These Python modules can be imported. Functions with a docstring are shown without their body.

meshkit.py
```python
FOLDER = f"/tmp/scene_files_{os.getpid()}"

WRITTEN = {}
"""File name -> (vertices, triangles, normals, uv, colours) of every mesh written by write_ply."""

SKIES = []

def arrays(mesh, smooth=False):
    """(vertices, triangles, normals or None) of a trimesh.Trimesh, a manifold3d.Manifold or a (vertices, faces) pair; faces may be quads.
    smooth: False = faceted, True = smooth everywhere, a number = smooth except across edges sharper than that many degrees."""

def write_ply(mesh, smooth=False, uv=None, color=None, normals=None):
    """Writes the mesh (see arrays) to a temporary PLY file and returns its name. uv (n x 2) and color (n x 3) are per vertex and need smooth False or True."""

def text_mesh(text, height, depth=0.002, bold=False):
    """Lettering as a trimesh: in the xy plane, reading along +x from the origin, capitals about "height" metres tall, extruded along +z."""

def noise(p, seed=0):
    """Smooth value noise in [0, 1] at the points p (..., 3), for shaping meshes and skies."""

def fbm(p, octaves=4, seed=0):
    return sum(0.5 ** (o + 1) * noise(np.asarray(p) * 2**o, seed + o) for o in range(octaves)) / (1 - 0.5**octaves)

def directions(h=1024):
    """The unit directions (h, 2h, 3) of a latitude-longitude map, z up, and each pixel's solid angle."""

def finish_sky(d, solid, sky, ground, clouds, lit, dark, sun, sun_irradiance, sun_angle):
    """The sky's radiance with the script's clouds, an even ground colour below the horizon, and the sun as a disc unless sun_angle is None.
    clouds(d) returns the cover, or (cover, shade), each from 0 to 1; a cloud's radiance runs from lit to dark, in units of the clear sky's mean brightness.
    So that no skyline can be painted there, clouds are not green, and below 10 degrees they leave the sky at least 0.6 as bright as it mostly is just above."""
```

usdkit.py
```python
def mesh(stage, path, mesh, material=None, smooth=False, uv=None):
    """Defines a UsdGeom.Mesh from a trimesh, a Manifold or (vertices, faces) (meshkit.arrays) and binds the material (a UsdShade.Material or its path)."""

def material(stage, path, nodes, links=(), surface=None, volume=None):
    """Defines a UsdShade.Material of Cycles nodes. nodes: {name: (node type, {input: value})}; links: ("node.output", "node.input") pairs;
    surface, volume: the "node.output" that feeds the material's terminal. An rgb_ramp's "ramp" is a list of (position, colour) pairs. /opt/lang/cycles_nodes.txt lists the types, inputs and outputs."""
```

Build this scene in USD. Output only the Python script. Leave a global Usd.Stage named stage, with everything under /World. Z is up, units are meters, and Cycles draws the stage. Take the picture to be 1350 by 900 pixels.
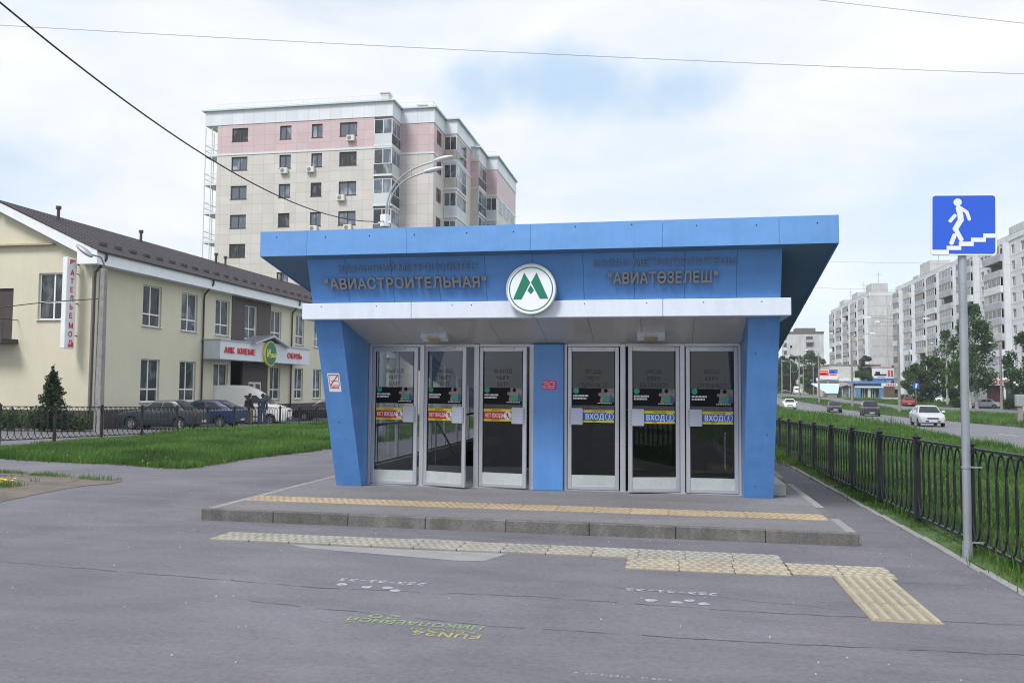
import math, random, glob
import numpy as np, trimesh, manifold3d, usdkit, meshkit
from pxr import Usd, UsdGeom, UsdLux, UsdShade, Gf, Sdf, Vt
from shapely.geometry import Polygon, MultiPolygon, box as sbox, Point
from shapely import affinity

# ------------------------------------------------------------------ camera, sky, sun, exposure
stage = Usd.Stage.CreateInMemory()
UsdGeom.SetStageUpAxis(stage, UsdGeom.Tokens.z)
UsdGeom.SetStageMetersPerUnit(stage, 1.0)
UsdGeom.Xform.Define(stage, '/World')
UsdGeom.Scope.Define(stage, '/World/Looks')
YAW, PITCH, ROLL, EYE = math.atan(206 / 1095), math.atan(63 / 1095), 0.0075, 1.75
EXPOSURE = 1.1
_f = np.array([-math.sin(YAW) * math.cos(PITCH), math.cos(YAW) * math.cos(PITCH), math.sin(PITCH)])
_r0 = np.array([math.cos(YAW), math.sin(YAW), 0.0]); _u0 = np.cross(_r0, _f)
_u = math.cos(ROLL) * _u0 - math.sin(ROLL) * _r0
_r = math.cos(ROLL) * _r0 + math.sin(ROLL) * _u0
cam = UsdGeom.Camera.Define(stage, '/World/camera')
cam.AddTransformOp().Set(Gf.Matrix4d(*_r, 0, *_u, 0, *(-_f), 0, 0, 0, EYE, 1))
cam.CreateHorizontalApertureAttr(36.0)
cam.CreateVerticalApertureAttr(24.0)
cam.CreateFocalLengthAttr(36.0 * 1095 / 1350)
cam.CreateExposureAttr(EXPOSURE)

SUN_DIR = np.array([-0.35, -0.75, 1.05]); SUN_DIR /= np.linalg.norm(SUN_DIR)
SUN_EL, SUN_ROT = math.asin(SUN_DIR[2]), math.atan2(SUN_DIR[0], SUN_DIR[1])
SKY_STRENGTH, SUN_INT = 0.1, 0.4
CLOUD = 4.75
# one gap of paler blue between the clouds
GAP_DIR = np.array([-0.0877, 0.9318, 0.3522]); GAP_DIR /= np.linalg.norm(GAP_DIR)
GAP_R = np.cross(GAP_DIR, [0, 0, 1.0]); GAP_R /= np.linalg.norm(GAP_R); GAP_U = np.cross(GAP_R, GAP_DIR)
sky_mat = usdkit.material(stage, '/World/Looks/sky', {
    'sky': ('sky_texture', {'sky_type': 'single_scattering', 'sun_disc': False, 'sun_elevation': SUN_EL, 'sun_rotation': SUN_ROT, 'air_density': 1.0, 'aerosol_density': 2.0}),
    'tc': ('texture_coordinate', {}),
    'map': ('mapping', {'scale': (1.0, 1.0, 2.6), 'location': (0.35, 0.12, 0.4)}),
    'n1': ('noise_texture', {'scale': 2.1, 'detail': 7.0, 'roughness': 0.52, 'distortion': 0.25}),
    'cover': ('rgb_ramp', {'ramp': [(0.0, (0.5, 0.5, 0.5)), (0.36, (0.62, 0.62, 0.62)), (0.5, (0.97, 0.97, 0.97)), (1.0, (1, 1, 1))]}),
    'n2': ('noise_texture', {'scale': 4.2, 'detail': 6.0, 'roughness': 0.55, 'distortion': 0.3}),
    'shade': ('rgb_ramp', {'ramp': [(0.0, (0.70, 0.82, 0.97)), (0.40, (0.83, 0.91, 0.99)), (0.52, (0.91, 0.955, 1.01)), (0.66, (1.0, 1.01, 1.03)), (1.0, (1.03, 1.03, 1.04))]}),
    'gain': ('mix', {'mix_type': 'multiply', 'fac': 1.0, 'color2': (CLOUD, CLOUD, CLOUD)}),
    'mixc': ('mix', {'mix_type': 'mix'}),
    'off': ('vector_math', {'math_type': 'subtract', 'vector2': GAP_DIR}),
    'dr': ('vector_math', {'math_type': 'dot_product', 'vector2': GAP_R / 0.185}), 'du': ('vector_math', {'math_type': 'dot_product', 'vector2': GAP_U / 0.044}), 'df': ('vector_math', {'math_type': 'dot_product', 'vector2': GAP_DIR / 0.185}),
    'cmb': ('combine_xyz', {}), 'len': ('vector_math', {'math_type': 'length'}), 'n3': ('noise_texture', {'scale': 7.0, 'detail': 5.0, 'roughness': 0.55}),
    'wob': ('math', {'math_type': 'multiply_add', 'value2': 2.8, 'value3': -1.35}), 'sum': ('math', {'math_type': 'add'}), 'gap': ('map_range', {'range_type': 'smoothstep', 'from_min': 1.3, 'from_max': 0.1, 'to_min': 0.0, 'to_max': 0.88, 'clamp': True}),
    'mixg': ('mix', {'mix_type': 'mix', 'color2': (2.5, 3.4, 4.45)}),
    'bg': ('background_shader', {'strength': SKY_STRENGTH}),
}, [('tc.generated', 'off.vector1'), ('off.vector', 'dr.vector1'), ('off.vector', 'du.vector1'), ('off.vector', 'df.vector1'), ('dr.value', 'cmb.x'), ('du.value', 'cmb.y'), ('df.value', 'cmb.z'), ('cmb.vector', 'len.vector1'),
    ('tc.generated', 'n3.vector'), ('n3.fac', 'wob.value1'), ('len.value', 'sum.value1'), ('wob.value', 'sum.value2'), ('sum.value', 'gap.value'), ('gap.result', 'mixg.fac'), ('mixc.color', 'mixg.color1'), ('mixg.color', 'bg.color'),
    ('tc.generated', 'map.vector'), ('map.vector', 'n1.vector'), ('map.vector', 'n2.vector'), ('n1.fac', 'cover.fac'), ('n2.fac', 'shade.fac'),
    ('shade.color', 'gain.color1'), ('cover.color', 'mixc.fac'), ('sky.color', 'mixc.color1'), ('gain.color', 'mixc.color2')], surface='bg.background')
sky = UsdLux.DomeLight.Define(stage, '/World/sky')
UsdShade.MaterialBindingAPI.Apply(sky.GetPrim()).Bind(sky_mat)
sky.GetPrim().SetCustomDataByKey('kind', 'structure')
sun = UsdLux.DistantLight.Define(stage, '/World/sun')
sun.CreateNormalizeAttr(True); sun.CreateIntensityAttr(SUN_INT); sun.CreateAngleAttr(18.0); sun.CreateColorAttr(Gf.Vec3f(1.0, 0.98, 0.955))
_z = SUN_DIR; _x = np.cross([0, 0, 1.0], _z); _x /= np.linalg.norm(_x); _y = np.cross(_z, _x)
sun.AddTransformOp().Set(Gf.Matrix4d(*_x, 0, *_y, 0, *_z, 0, 0, 0, 0, 1))

# ------------------------------------------------------------------ materials
LOOKS = {}
def mat(name, col, rough=0.6, var=0.12, scale=1.5, fine=0.0, fscale=40.0, bump=0.0, metal=0.0, spec=0.5, coat=0.0, obj=False, rnd=0.0, streak=0.0, wave=0.0):
    """A principled surface whose colour wanders in large patches (var) and fine grain (fine); streak adds vertical dirt runs; rnd shifts each object."""
    if name in LOOKS:
        return LOOKS[name]
    c = np.array(col, float)
    lo, hi = np.clip(c * (1 - var), 0, 1), np.clip(c * (1 + var), 0, 1)
    nodes = {'geo': ('geometry', {}) if not obj else ('texture_coordinate', {}),
             'n1': ('noise_texture', {'scale': scale, 'detail': 5.0, 'roughness': 0.6}),
             'r1': ('rgb_ramp', {'ramp': [(0.3, lo), (0.7, hi)]}),
             'n2': ('noise_texture', {'scale': fscale, 'detail': 3.0, 'roughness': 0.6}),
             'r2': ('rgb_ramp', {'ramp': [(0.3, (1 - fine,) * 3), (0.7, (1 + 0.0 * fine,) * 3)]}),
             'm': ('mix', {'mix_type': 'multiply', 'fac': 1.0}),
             'p': ('principled_bsdf', {'roughness': rough, 'metallic': metal, 'specular_ior_level': spec, 'coat_weight': coat})}
    pos = 'geo.object' if obj else 'geo.position'
    links = [(pos, 'n1.vector'), (pos, 'n2.vector'), ('n1.fac', 'r1.fac'), ('n2.fac', 'r2.fac'), ('r1.color', 'm.color1'), ('r2.color', 'm.color2')]
    out = 'm.color'
    if streak:
        nodes['sm'] = ('mapping', {'scale': (3.0, 3.0, 0.25)})
        nodes['sn'] = ('noise_texture', {'scale': 1.6, 'detail': 6.0, 'roughness': 0.65})
        nodes['sr'] = ('rgb_ramp', {'ramp': [(0.42, (1, 1, 1)), (0.75, (1 - streak, 1 - streak, 1 - streak * 1.05))]})
        nodes['sx'] = ('mix', {'mix_type': 'multiply', 'fac': 1.0})
        links += [(pos, 'sm.vector'), ('sm.vector', 'sn.vector'), ('sn.fac', 'sr.fac'), (out, 'sx.color1'), ('sr.color', 'sx.color2')]
        out = 'sx.color'
    if rnd:
        nodes['oi'] = ('object_info', {})
        nodes['mr'] = ('map_range', {'to_min': 1 - rnd, 'to_max': 1 + rnd})
        nodes['hs'] = ('hsv', {})
        links += [('oi.random', 'mr.value'), ('mr.result', 'hs.value'), (out, 'hs.color')]
        out = 'hs.color'
    links.append((out, 'p.base_color'))
    if bump:
        nodes['b'] = ('bump', {'strength': min(1.0, bump), 'distance': 0.01})
        links += [('n2.fac', 'b.height'), ('b.normal', 'p.normal')]
    if wave:
        nodes['wn'] = ('noise_texture', {'scale': 2.2, 'detail': 2.0}); nodes['wb'] = ('bump', {'strength': 1.0, 'distance': wave})
        links += [(pos, 'wn.vector'), ('wn.fac', 'wb.height'), ('wb.normal', 'p.normal')]
    LOOKS[name] = usdkit.material(stage, '/World/Looks/' + name, nodes, links, surface='p.BSDF')
    return LOOKS[name]

def glass(name, tint, ior=1.4, rough=0.0):
    LOOKS[name] = usdkit.material(stage, '/World/Looks/' + name, {
        't': ('transparent_bsdf', {'color': tint}), 'g': ('glossy_bsdf', {'color': (1, 1, 1), 'roughness': rough}),
        'w': ('layer_weight', {'blend': 0.5}), 'pw': ('math', {'math_type': 'power', 'value2': 5.0}), 'f': ('math', {'math_type': 'multiply_add', 'value2': 0.9, 'value3': ((ior - 1) / (ior + 1)) ** 2}),
        'm': ('mix_closure', {})}, [('w.facing', 'pw.value1'), ('pw.value', 'f.value1'), ('f.value', 'm.fac'), ('t.BSDF', 'm.closure1'), ('g.BSDF', 'm.closure2')], surface='m.closure')
    return LOOKS[name]

def leafmat(name, col, var=0.35, scale=2.0, trans=0.35):
    c = np.array(col, float)
    LOOKS[name] = usdkit.material(stage, '/World/Looks/' + name, {
        'geo': ('geometry', {}), 'n': ('noise_texture', {'scale': scale, 'detail': 4.0}),
        'r': ('rgb_ramp', {'ramp': [(0.3, c * (1 - var)), (0.7, c * (1 + var) * np.array([1.1, 1.0, 0.9]))]}),
        'mr': ('map_range', {'to_min': 0.75, 'to_max': 1.25}), 'hs': ('hsv', {}),
        'd': ('principled_bsdf', {'roughness': 0.55, 'specular_ior_level': 0.3}), 't': ('translucent_bsdf', {}), 'm': ('mix_closure', {'fac': trans})},
        [('geo.position', 'n.vector'), ('n.fac', 'r.fac'), ('r.color', 'hs.color'), ('geo.random_per_island', 'mr.value'), ('mr.result', 'hs.value'),
         ('hs.color', 'd.base_color'), ('hs.color', 't.color'), ('d.BSDF', 'm.closure1'), ('t.BSDF', 'm.closure2')], surface='m.closure')
    return LOOKS[name]

def asphaltmat(name, c, patch=0.14):
    c = np.array(c, float)
    LOOKS[name] = usdkit.material(stage, '/World/Looks/' + name, {
        'geo': ('geometry', {}),
        'big': ('noise_texture', {'scale': 0.45, 'detail': 6.0, 'roughness': 0.62, 'distortion': 0.4}),
        'rb': ('rgb_ramp', {'ramp': [(0.3, c * (1 - patch)), (0.5, c), (0.72, c * (1 + patch))]}),
        'mp': ('mapping', {'scale': (0.5, 2.2, 1.0)}),
        'st': ('noise_texture', {'scale': 0.9, 'detail': 5.0, 'roughness': 0.7}),
        'rs': ('rgb_ramp', {'ramp': [(0.35, (0.9, 0.9, 0.9)), (0.6, (1.05, 1.05, 1.05))]}),
        'gr': ('noise_texture', {'scale': 130.0, 'detail': 2.0, 'roughness': 0.7}),
        'rg': ('rgb_ramp', {'ramp': [(0.3, (0.72, 0.72, 0.73)), (0.7, (1.2, 1.2, 1.2))]}),
        'vo': ('voronoi_texture', {'scale': 9.0, 'randomness': 1.0}),
        'rv': ('rgb_ramp', {'ramp': [(0.0, (1.9, 1.9, 1.9)), (0.045, (1.5, 1.5, 1.5)), (0.07, (1, 1, 1)), (1.0, (1, 1, 1))]}),
        'md': ('noise_texture', {'scale': 22.0, 'detail': 5.0, 'roughness': 0.75}), 'rm': ('rgb_ramp', {'ramp': [(0.32, (0.80, 0.80, 0.81)), (0.5, (1, 1, 1)), (0.70, (1.18, 1.18, 1.17))]}), 'm4': ('mix', {'mix_type': 'multiply', 'fac': 1.0}),
        'm1': ('mix', {'mix_type': 'multiply', 'fac': 1.0}), 'm2': ('mix', {'mix_type': 'multiply', 'fac': 0.85}), 'm3': ('mix', {'mix_type': 'multiply', 'fac': 0.8}),
        'b': ('bump', {'strength': 0.5, 'distance': 0.006}),
        'p': ('principled_bsdf', {'roughness': 0.85, 'specular_ior_level': 0.3})},
        [('geo.position', 'big.vector'), ('geo.position', 'mp.vector'), ('mp.vector', 'st.vector'), ('geo.position', 'gr.vector'), ('geo.position', 'vo.vector'),
         ('big.fac', 'rb.fac'), ('st.fac', 'rs.fac'), ('gr.fac', 'rg.fac'), ('vo.distance', 'rv.fac'),
         ('rb.color', 'm1.color1'), ('rs.color', 'm1.color2'), ('m1.color', 'm2.color1'), ('rg.color', 'm2.color2'), ('m2.color', 'm3.color1'), ('rv.color', 'm3.color2'),
         ('geo.position', 'md.vector'), ('md.fac', 'rm.fac'), ('m3.color', 'm4.color1'), ('rm.color', 'm4.color2'), ('m4.color', 'p.base_color'), ('gr.fac', 'b.height'), ('b.normal', 'p.normal')], surface='p.BSDF')
    return LOOKS[name]

def gridmat(name, col, mortar, w, h, axis, rough=0.45, msize=0.012, var=0.05, vscale=0.5):
    """Cladding too far away to show single pieces: a stack-bonded grid of slabs (axis 'x' for a wall facing -Y, 'y' for a wall facing +X)."""
    c = np.array(col, float)
    LOOKS[name] = usdkit.material(stage, '/World/Looks/' + name, {
        'geo': ('geometry', {}), 'sep': ('separate_xyz', {}), 'cmb': ('combine_xyz', {}),
        'br': ('brick_texture', {'offset': 0.0, 'scale': 1.0, 'mortar_size': msize, 'mortar_smooth': 0.3, 'brick_width': w, 'row_height': h, 'color1': c * (1 - var), 'color2': c * (1 + var), 'mortar': mortar}),
        'n': ('noise_texture', {'scale': vscale, 'detail': 5.0}), 'r': ('rgb_ramp', {'ramp': [(0.3, (0.93, 0.93, 0.93)), (0.7, (1.04, 1.04, 1.04))]}),
        'm': ('mix', {'mix_type': 'multiply', 'fac': 1.0}), 'p': ('principled_bsdf', {'roughness': rough})},
        [('geo.position', 'sep.vector'), ('sep.x' if axis == 'x' else 'sep.y', 'cmb.x'), ('sep.z', 'cmb.y'), ('cmb.vector', 'br.vector'), ('geo.position', 'n.vector'),
         ('n.fac', 'r.fac'), ('br.color', 'm.color1'), ('r.color', 'm.color2'), ('m.color', 'p.base_color')], surface='p.BSDF')
    return LOOKS[name]

# ------------------------------------------------------------------ mesh helpers
class MB:
    def __init__(self): self.v, self.f, self.n = [], [], 0
    def add(self, v, f):
        v, f = np.asarray(v, float), np.asarray(f, int)
        if f.shape[1] == 4: f = np.vstack([f[:, [0, 1, 2]], f[:, [0, 2, 3]]])
        self.v.append(v); self.f.append(f + self.n); self.n += len(v); return self
    def tm(self, m): return self.add(np.array(m.vertices), np.array(m.faces))
    def box(self, x0, x1, y0, y1, z0, z1):
        v = [(x, y, z) for z in (z0, z1) for y in (y0, y1) for x in (x0, x1)]
        return self.add(v, [(0, 2, 3, 1), (4, 5, 7, 6), (0, 1, 5, 4), (2, 6, 7, 3), (0, 4, 6, 2), (1, 3, 7, 5)])
    def cbox(self, x0, x1, y0, y1, z0, z1, c=0.01):
        c = min(c, (x1 - x0) * .45, (y1 - y0) * .45, (z1 - z0) * .45)
        pts = []
        for x, sx in ((x0, 1), (x1, -1)):
            for y, sy in ((y0, 1), (y1, -1)):
                for z, sz in ((z0, 1), (z1, -1)):
                    pts += [(x + sx * c, y + sy * c, z), (x + sx * c, y, z + sz * c), (x, y + sy * c, z + sz * c)]
        return self.tm(trimesh.convex.convex_hull(np.array(pts)))
    def quad(self, a, b, c, d): return self.add([a, b, c, d], [(0, 1, 2, 3)])
    def tube(self, pts, r, sides=6, cap=True):
        v, f = sweep(pts, r, sides, cap); return self.add(v, f)
    def bar(self, p, q, r, sides=6): return self.tube([p, q], r, sides)
    def obar(self, p, q, w, h, up=(0, 0, 1)):
        p, q = np.array(p, float), np.array(q, float); t = q - p; t /= np.linalg.norm(t)
        a = np.cross(t, up); a = a / np.linalg.norm(a) * w / 2; b = np.cross(a, t); b = b / np.linalg.norm(b) * h / 2
        v = [s + i * a + j * b for s in (p, q) for j in (-1, 1) for i in (-1, 1)]
        return self.add(v, [(0, 2, 3, 1), (4, 5, 7, 6), (0, 1, 5, 4), (2, 6, 7, 3), (0, 4, 6, 2), (1, 3, 7, 5)])
    def prism(self, poly, lo, hi, axis='x'):
        """Extrudes a 2D outline: axis 'x': outline in (y,z); 'y': outline in (x,z); 'z': outline in (x,y)."""
        P = poly if isinstance(poly, Polygon) else Polygon(poly)
        m = trimesh.creation.extrude_polygon(P, hi - lo, engine='earcut'); v = np.array(m.vertices); f = np.array(m.faces)
        if axis == 'z': w = v + [0, 0, lo]
        elif axis == 'x': w = np.stack([v[:, 2] + lo, v[:, 0], v[:, 1]], 1)
        else: w = np.stack([v[:, 0], v[:, 2] + lo, v[:, 1]], 1); f = f[:, ::-1]
        return self.add(w, f)
    def arrays(self): return np.vstack(self.v), np.vstack(self.f)

def sweep(pts, r, sides=6, cap=True):
    p = np.asarray(pts, float); n = len(p)
    t = np.gradient(p, axis=0); t /= np.linalg.norm(t, axis=1, keepdims=True) + 1e-12
    ref = np.array([0, 0, 1.0]) if abs(t[:, 2]).max() < 0.95 else np.array([1.0, 0.13, 0])
    if abs(t @ ref).max() > 0.97: ref = np.array([0.1, 1.0, 0.05])
    a = np.cross(t, ref); a /= np.linalg.norm(a, axis=1, keepdims=True) + 1e-12; b = np.cross(t, a)
    ang = np.arange(sides) * 2 * np.pi / sides + np.pi / sides
    R = np.broadcast_to(r, (n,))[:, None, None]
    v = (p[:, None] + R * (np.cos(ang)[None, :, None] * a[:, None] + np.sin(ang)[None, :, None] * b[:, None])).reshape(-1, 3)
    f = []
    for i in range(n - 1):
        for j in range(sides):
            k = (j + 1) % sides; A, B, C, D = i * sides + j, i * sides + k, (i + 1) * sides + k, (i + 1) * sides + j
            f += [(A, C, B), (A, D, C)]
    if cap:
        for base, rev in ((0, False), ((n - 1) * sides, True)):
            for j in range(1, sides - 1): f.append((base, base + j, base + j + 1) if not rev else (base, base + j + 1, base + j))
    return v, np.array(f)

def hull(*pts): return trimesh.convex.convex_hull(np.vstack([np.atleast_2d(p) for p in pts]))
def lathe(profile, n=16):
    m = trimesh.creation.revolve(np.array(profile, float), sections=n); return m

from PIL import ImageFont
_font = ImageFont.truetype(glob.glob('/opt/blender-*/*/datafiles/fonts/Inter.woff2')[0], 96)
_GL = {}
def glyphs(text, height, depth=0.002, bold=False, gap=0.0):
    """[(mesh in the xy plane, x offset)], one for each letter, and the whole width."""
    out, x, s = [], 0.0, height / 70.0
    for ch in text:
        if ch != ' ':
            if (ch, bold) not in _GL: _GL[ch, bold] = meshkit.text_mesh(ch, 1.0, 1.0, bold)
            m = _GL[ch, bold]; v = np.array(m.vertices) * [height, height, depth]
            v[:, 0] += _font.getbbox(ch, anchor='ls')[0] * s + x
            out.append((v, np.array(m.faces)))
        x += (_font.getlength(ch) + 2 * bold) * s + gap
    return out, x
def lettering(text, height, origin, xd, yd, depth=0.002, bold=False, width=None, gap=0.0, centre=False):
    """Letters on the plane through origin spanned by xd (reading direction) and yd (up); list of (v, f)."""
    g, w = glyphs(text, height, depth, bold, gap); k = (width / w) if width else 1.0
    xd, yd, o = np.array(xd, float), np.array(yd, float), np.array(origin, float); nd = np.cross(xd, yd)
    sh = -0.5 * w * k if centre else 0
    return [(o + (v[:, :1] * k + sh) * xd + v[:, 1:2] * yd + v[:, 2:3] * nd, f) for v, f in g]

# ------------------------------------------------------------------ scene tree helpers
COUNT = {}
def numbered(parent, name):
    k = COUNT.get((parent, name), 0); COUNT[parent, name] = k + 1
    return name if k == 0 else '%s_%03d' % (name, k)
def tag(prim, label=None, cat=None, group=None, kind=None):
    for k, v in (('label', label), ('category', cat), ('group', group), ('kind', kind)):
        if v: prim.SetCustomDataByKey(k, v)
class Thing:
    def __init__(self, name, label, cat, loc=(0, 0, 0), rotz=0.0, group=None, kind=None):
        self.path = '/World/' + numbered('/World', name); self.name = name; self.loc = np.array(loc, float); self.rotz = rotz
        x = UsdGeom.Xform.Define(stage, self.path); x.AddTranslateOp().Set(Gf.Vec3d(*map(float, loc))); x.AddRotateZOp().Set(float(rotz))
        self.prim = x.GetPrim(); tag(self.prim, label, cat, group, kind); self.cat, self.group = cat, group
        self.local = False
    def part(self, name, m, material, smooth=False, under=None, label=None, kind=None):
        """m: MB, trimesh or (v, f); in world metres unless self.local. under: path of a part this is a piece of."""
        parent = under or self.path
        if isinstance(m, MB): v, f = m.arrays()
        elif isinstance(m, (tuple, list)): v, f = np.asarray(m[0], float), np.asarray(m[1])
        elif hasattr(m, 'to_mesh'): q = m.to_mesh(); v, f = np.array(q.vert_properties[:, :3], float), np.array(q.tri_verts)
        else: v, f = np.array(m.vertices), np.array(m.faces)
        if not self.local: v = v - self.loc
        path = parent + '/' + numbered(parent, name)
        g = usdkit.mesh(stage, path, trimesh.Trimesh(v, f if f.shape[1] == 3 else np.vstack([f[:, [0, 1, 2]], f[:, [0, 2, 3]]]), process=False), LOOKS[material] if isinstance(material, str) else material, smooth=smooth)
        tag(g.GetPrim(), label=label, kind=kind)
        return path
    def copy(self, loc, rotz=0.0, label=None, group=None, scale=None):
        path = '/World/' + numbered('/World', self.name)
        x = UsdGeom.Xform.Define(stage, path); p = x.GetPrim()
        p.GetReferences().AddInternalReference(self.path); p.SetInstanceable(True)
        x.ClearXformOpOrder(); x.AddTranslateOp().Set(Gf.Vec3d(*map(float, loc))); x.AddRotateZOp().Set(float(rotz))
        if scale: x.AddScaleOp().Set(Gf.Vec3f(*scale))
        tag(p, label, self.cat, group or self.group); return p
def single(name, m, material, label, cat, group=None, kind=None, smooth=False, centre=True):
    v, f = m.arrays() if isinstance(m, MB) else (np.array(m.vertices), np.array(m.faces)) if hasattr(m, 'vertices') else m
    v = np.asarray(v, float); f = np.asarray(f)
    path = '/World/' + numbered('/World', name)
    c = np.array([(v[:, 0].min() + v[:, 0].max()) / 2, (v[:, 1].min() + v[:, 1].max()) / 2, v[:, 2].min()]) if centre else np.zeros(3)
    g = usdkit.mesh(stage, path, trimesh.Trimesh(v - c, f, process=False), LOOKS[material] if isinstance(material, str) else material, smooth=smooth)
    g.AddTranslateOp().Set(Gf.Vec3d(*map(float, c)))
    tag(g.GetPrim(), label, cat, group, kind); return path

# ------------------------------------------------------------------ the lie of the land
def gz(y):
    y = np.asarray(y, float)
    return -0.0105 * np.clip(y - 8, 0, 87) + 0.014 * np.clip(y - 110, 0, 130)
KNOTS = [-30, -12, 0, 8, 20, 35, 50, 70, 95, 110, 140, 175, 210, 240, 330, 640]
def draped(poly, off, knots=KNOTS):
    """A polygon laid on the land, cut where the slope changes; off metres above it."""
    mb = MB()
    for a, b in zip(knots[:-1], knots[1:]):
        q = poly.intersection(sbox(-3000, a, 3000, b))
        for g in getattr(q, 'geoms', [q]):
            if g.geom_type != 'Polygon' or g.area < 1e-6: continue
            v, f = trimesh.creation.triangulate_polygon(g, engine='earcut')
            v = np.column_stack([v, gz(v[:, 1]) + off])
            n = np.cross(v[f[:, 1]] - v[f[:, 0]], v[f[:, 2]] - v[f[:, 0]])[:, 2]; f = np.where((n > 0)[:, None], f, f[:, ::-1])
            mb.add(v, f)
    return mb
def bumpy(poly, height, step):
    """A lawn or soil sheet on a grid clipped to the polygon; height(x, y) above the land."""
    mb = MB(); x0, y0, x1, y1 = poly.bounds
    for x in np.arange(x0, x1, step):
        for y in np.arange(y0, y1, step):
            q = poly.intersection(sbox(x, y, x + step, y + step))
            for g in getattr(q, 'geoms', [q]):
                if g.geom_type != 'Polygon' or g.area < 1e-5: continue
                c = np.array(g.exterior.coords)[:-1]
                if g.exterior.is_ccw is False: c = c[::-1]
                v = np.column_stack([c, gz(c[:, 1]) + np.array([height(a, b) for a, b in c])])
                mb.add(v, [(0, i, i + 1) for i in range(1, len(c) - 1)])
    return mb
# ------------------------------------------------------------------ palette
asphaltmat('asphalt', (0.152, 0.147, 0.168), 0.2)
asphaltmat('road_asphalt', (0.165, 0.168, 0.185), 0.08)
asphaltmat('platform_asphalt', (0.185, 0.180, 0.192), 0.10)
mat('concrete', (0.30, 0.29, 0.28), 0.85, 0.16, 1.2, 0.25, 60, 0.3, streak=0.12)
mat('kerb_granite', (0.165, 0.158, 0.150), 0.8, 0.30, 3.0, 0.4, 45, 0.5, rnd=0.12, streak=0.3)
mat('mortar', (0.30, 0.295, 0.30), 0.9, 0.12, 2.5, 0.3, 60, 0.3)
mat('bitumen', (0.085, 0.083, 0.09), 0.8, 0.3, 6)
mat('tile_yellow', (0.44, 0.345, 0.225), 0.8, 0.12, 2.0, 0.25, 50, 0.3, rnd=0.07)
mat('tile_worn', (0.36, 0.345, 0.30), 0.85, 0.14, 2.0, 0.3, 50, 0.3, rnd=0.06)
mat('tile_cream', (0.42, 0.375, 0.29), 0.85, 0.10, 2.0, 0.25, 50, 0.3, rnd=0.06)
mat('soil', (0.175, 0.145, 0.125), 0.95, 0.3, 1.4, 0.45, 30, 0.8)
mat('turf', (0.080, 0.140, 0.040), 0.95, 0.35, 0.5, 0.4, 9, 0.5)
mat('far_turf', (0.090, 0.155, 0.050), 0.95, 0.35, 0.12, 0.4, 3, 0.0)
mat('road_paint', (0.55, 0.55, 0.55), 0.8, 0.25, 3, 0.4, 20)
def worn(name, c, lo, hi):
    LOOKS[name] = usdkit.material(stage, '/World/Looks/' + name, {'geo': ('geometry', {}), 'n': ('noise_texture', {'scale': 38.0, 'detail': 4.0, 'roughness': 0.75}), 'r': ('rgb_ramp', {'ramp': [(lo, (0, 0, 0)), (hi, (1, 1, 1))]}),
        'd': ('principled_bsdf', {'base_color': c, 'roughness': 0.9}), 't': ('transparent_bsdf', {}), 'm': ('mix_closure', {})}, [('geo.position', 'n.vector'), ('n.fac', 'r.fac'), ('r.color', 'm.fac'), ('t.BSDF', 'm.closure1'), ('d.BSDF', 'm.closure2')], surface='m.closure')
worn('scuff', (0.22, 0.216, 0.235), .45, .85)
worn('stencil_faint', (0.34, 0.34, 0.37), .44, .70); worn('stencil_white', (0.46, 0.47, 0.52), .36, .58); worn('stencil_green', (0.27, 0.37, 0.17), .38, .62); worn('stencil_yellow', (0.46, 0.43, 0.15), .38, .62)
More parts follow.
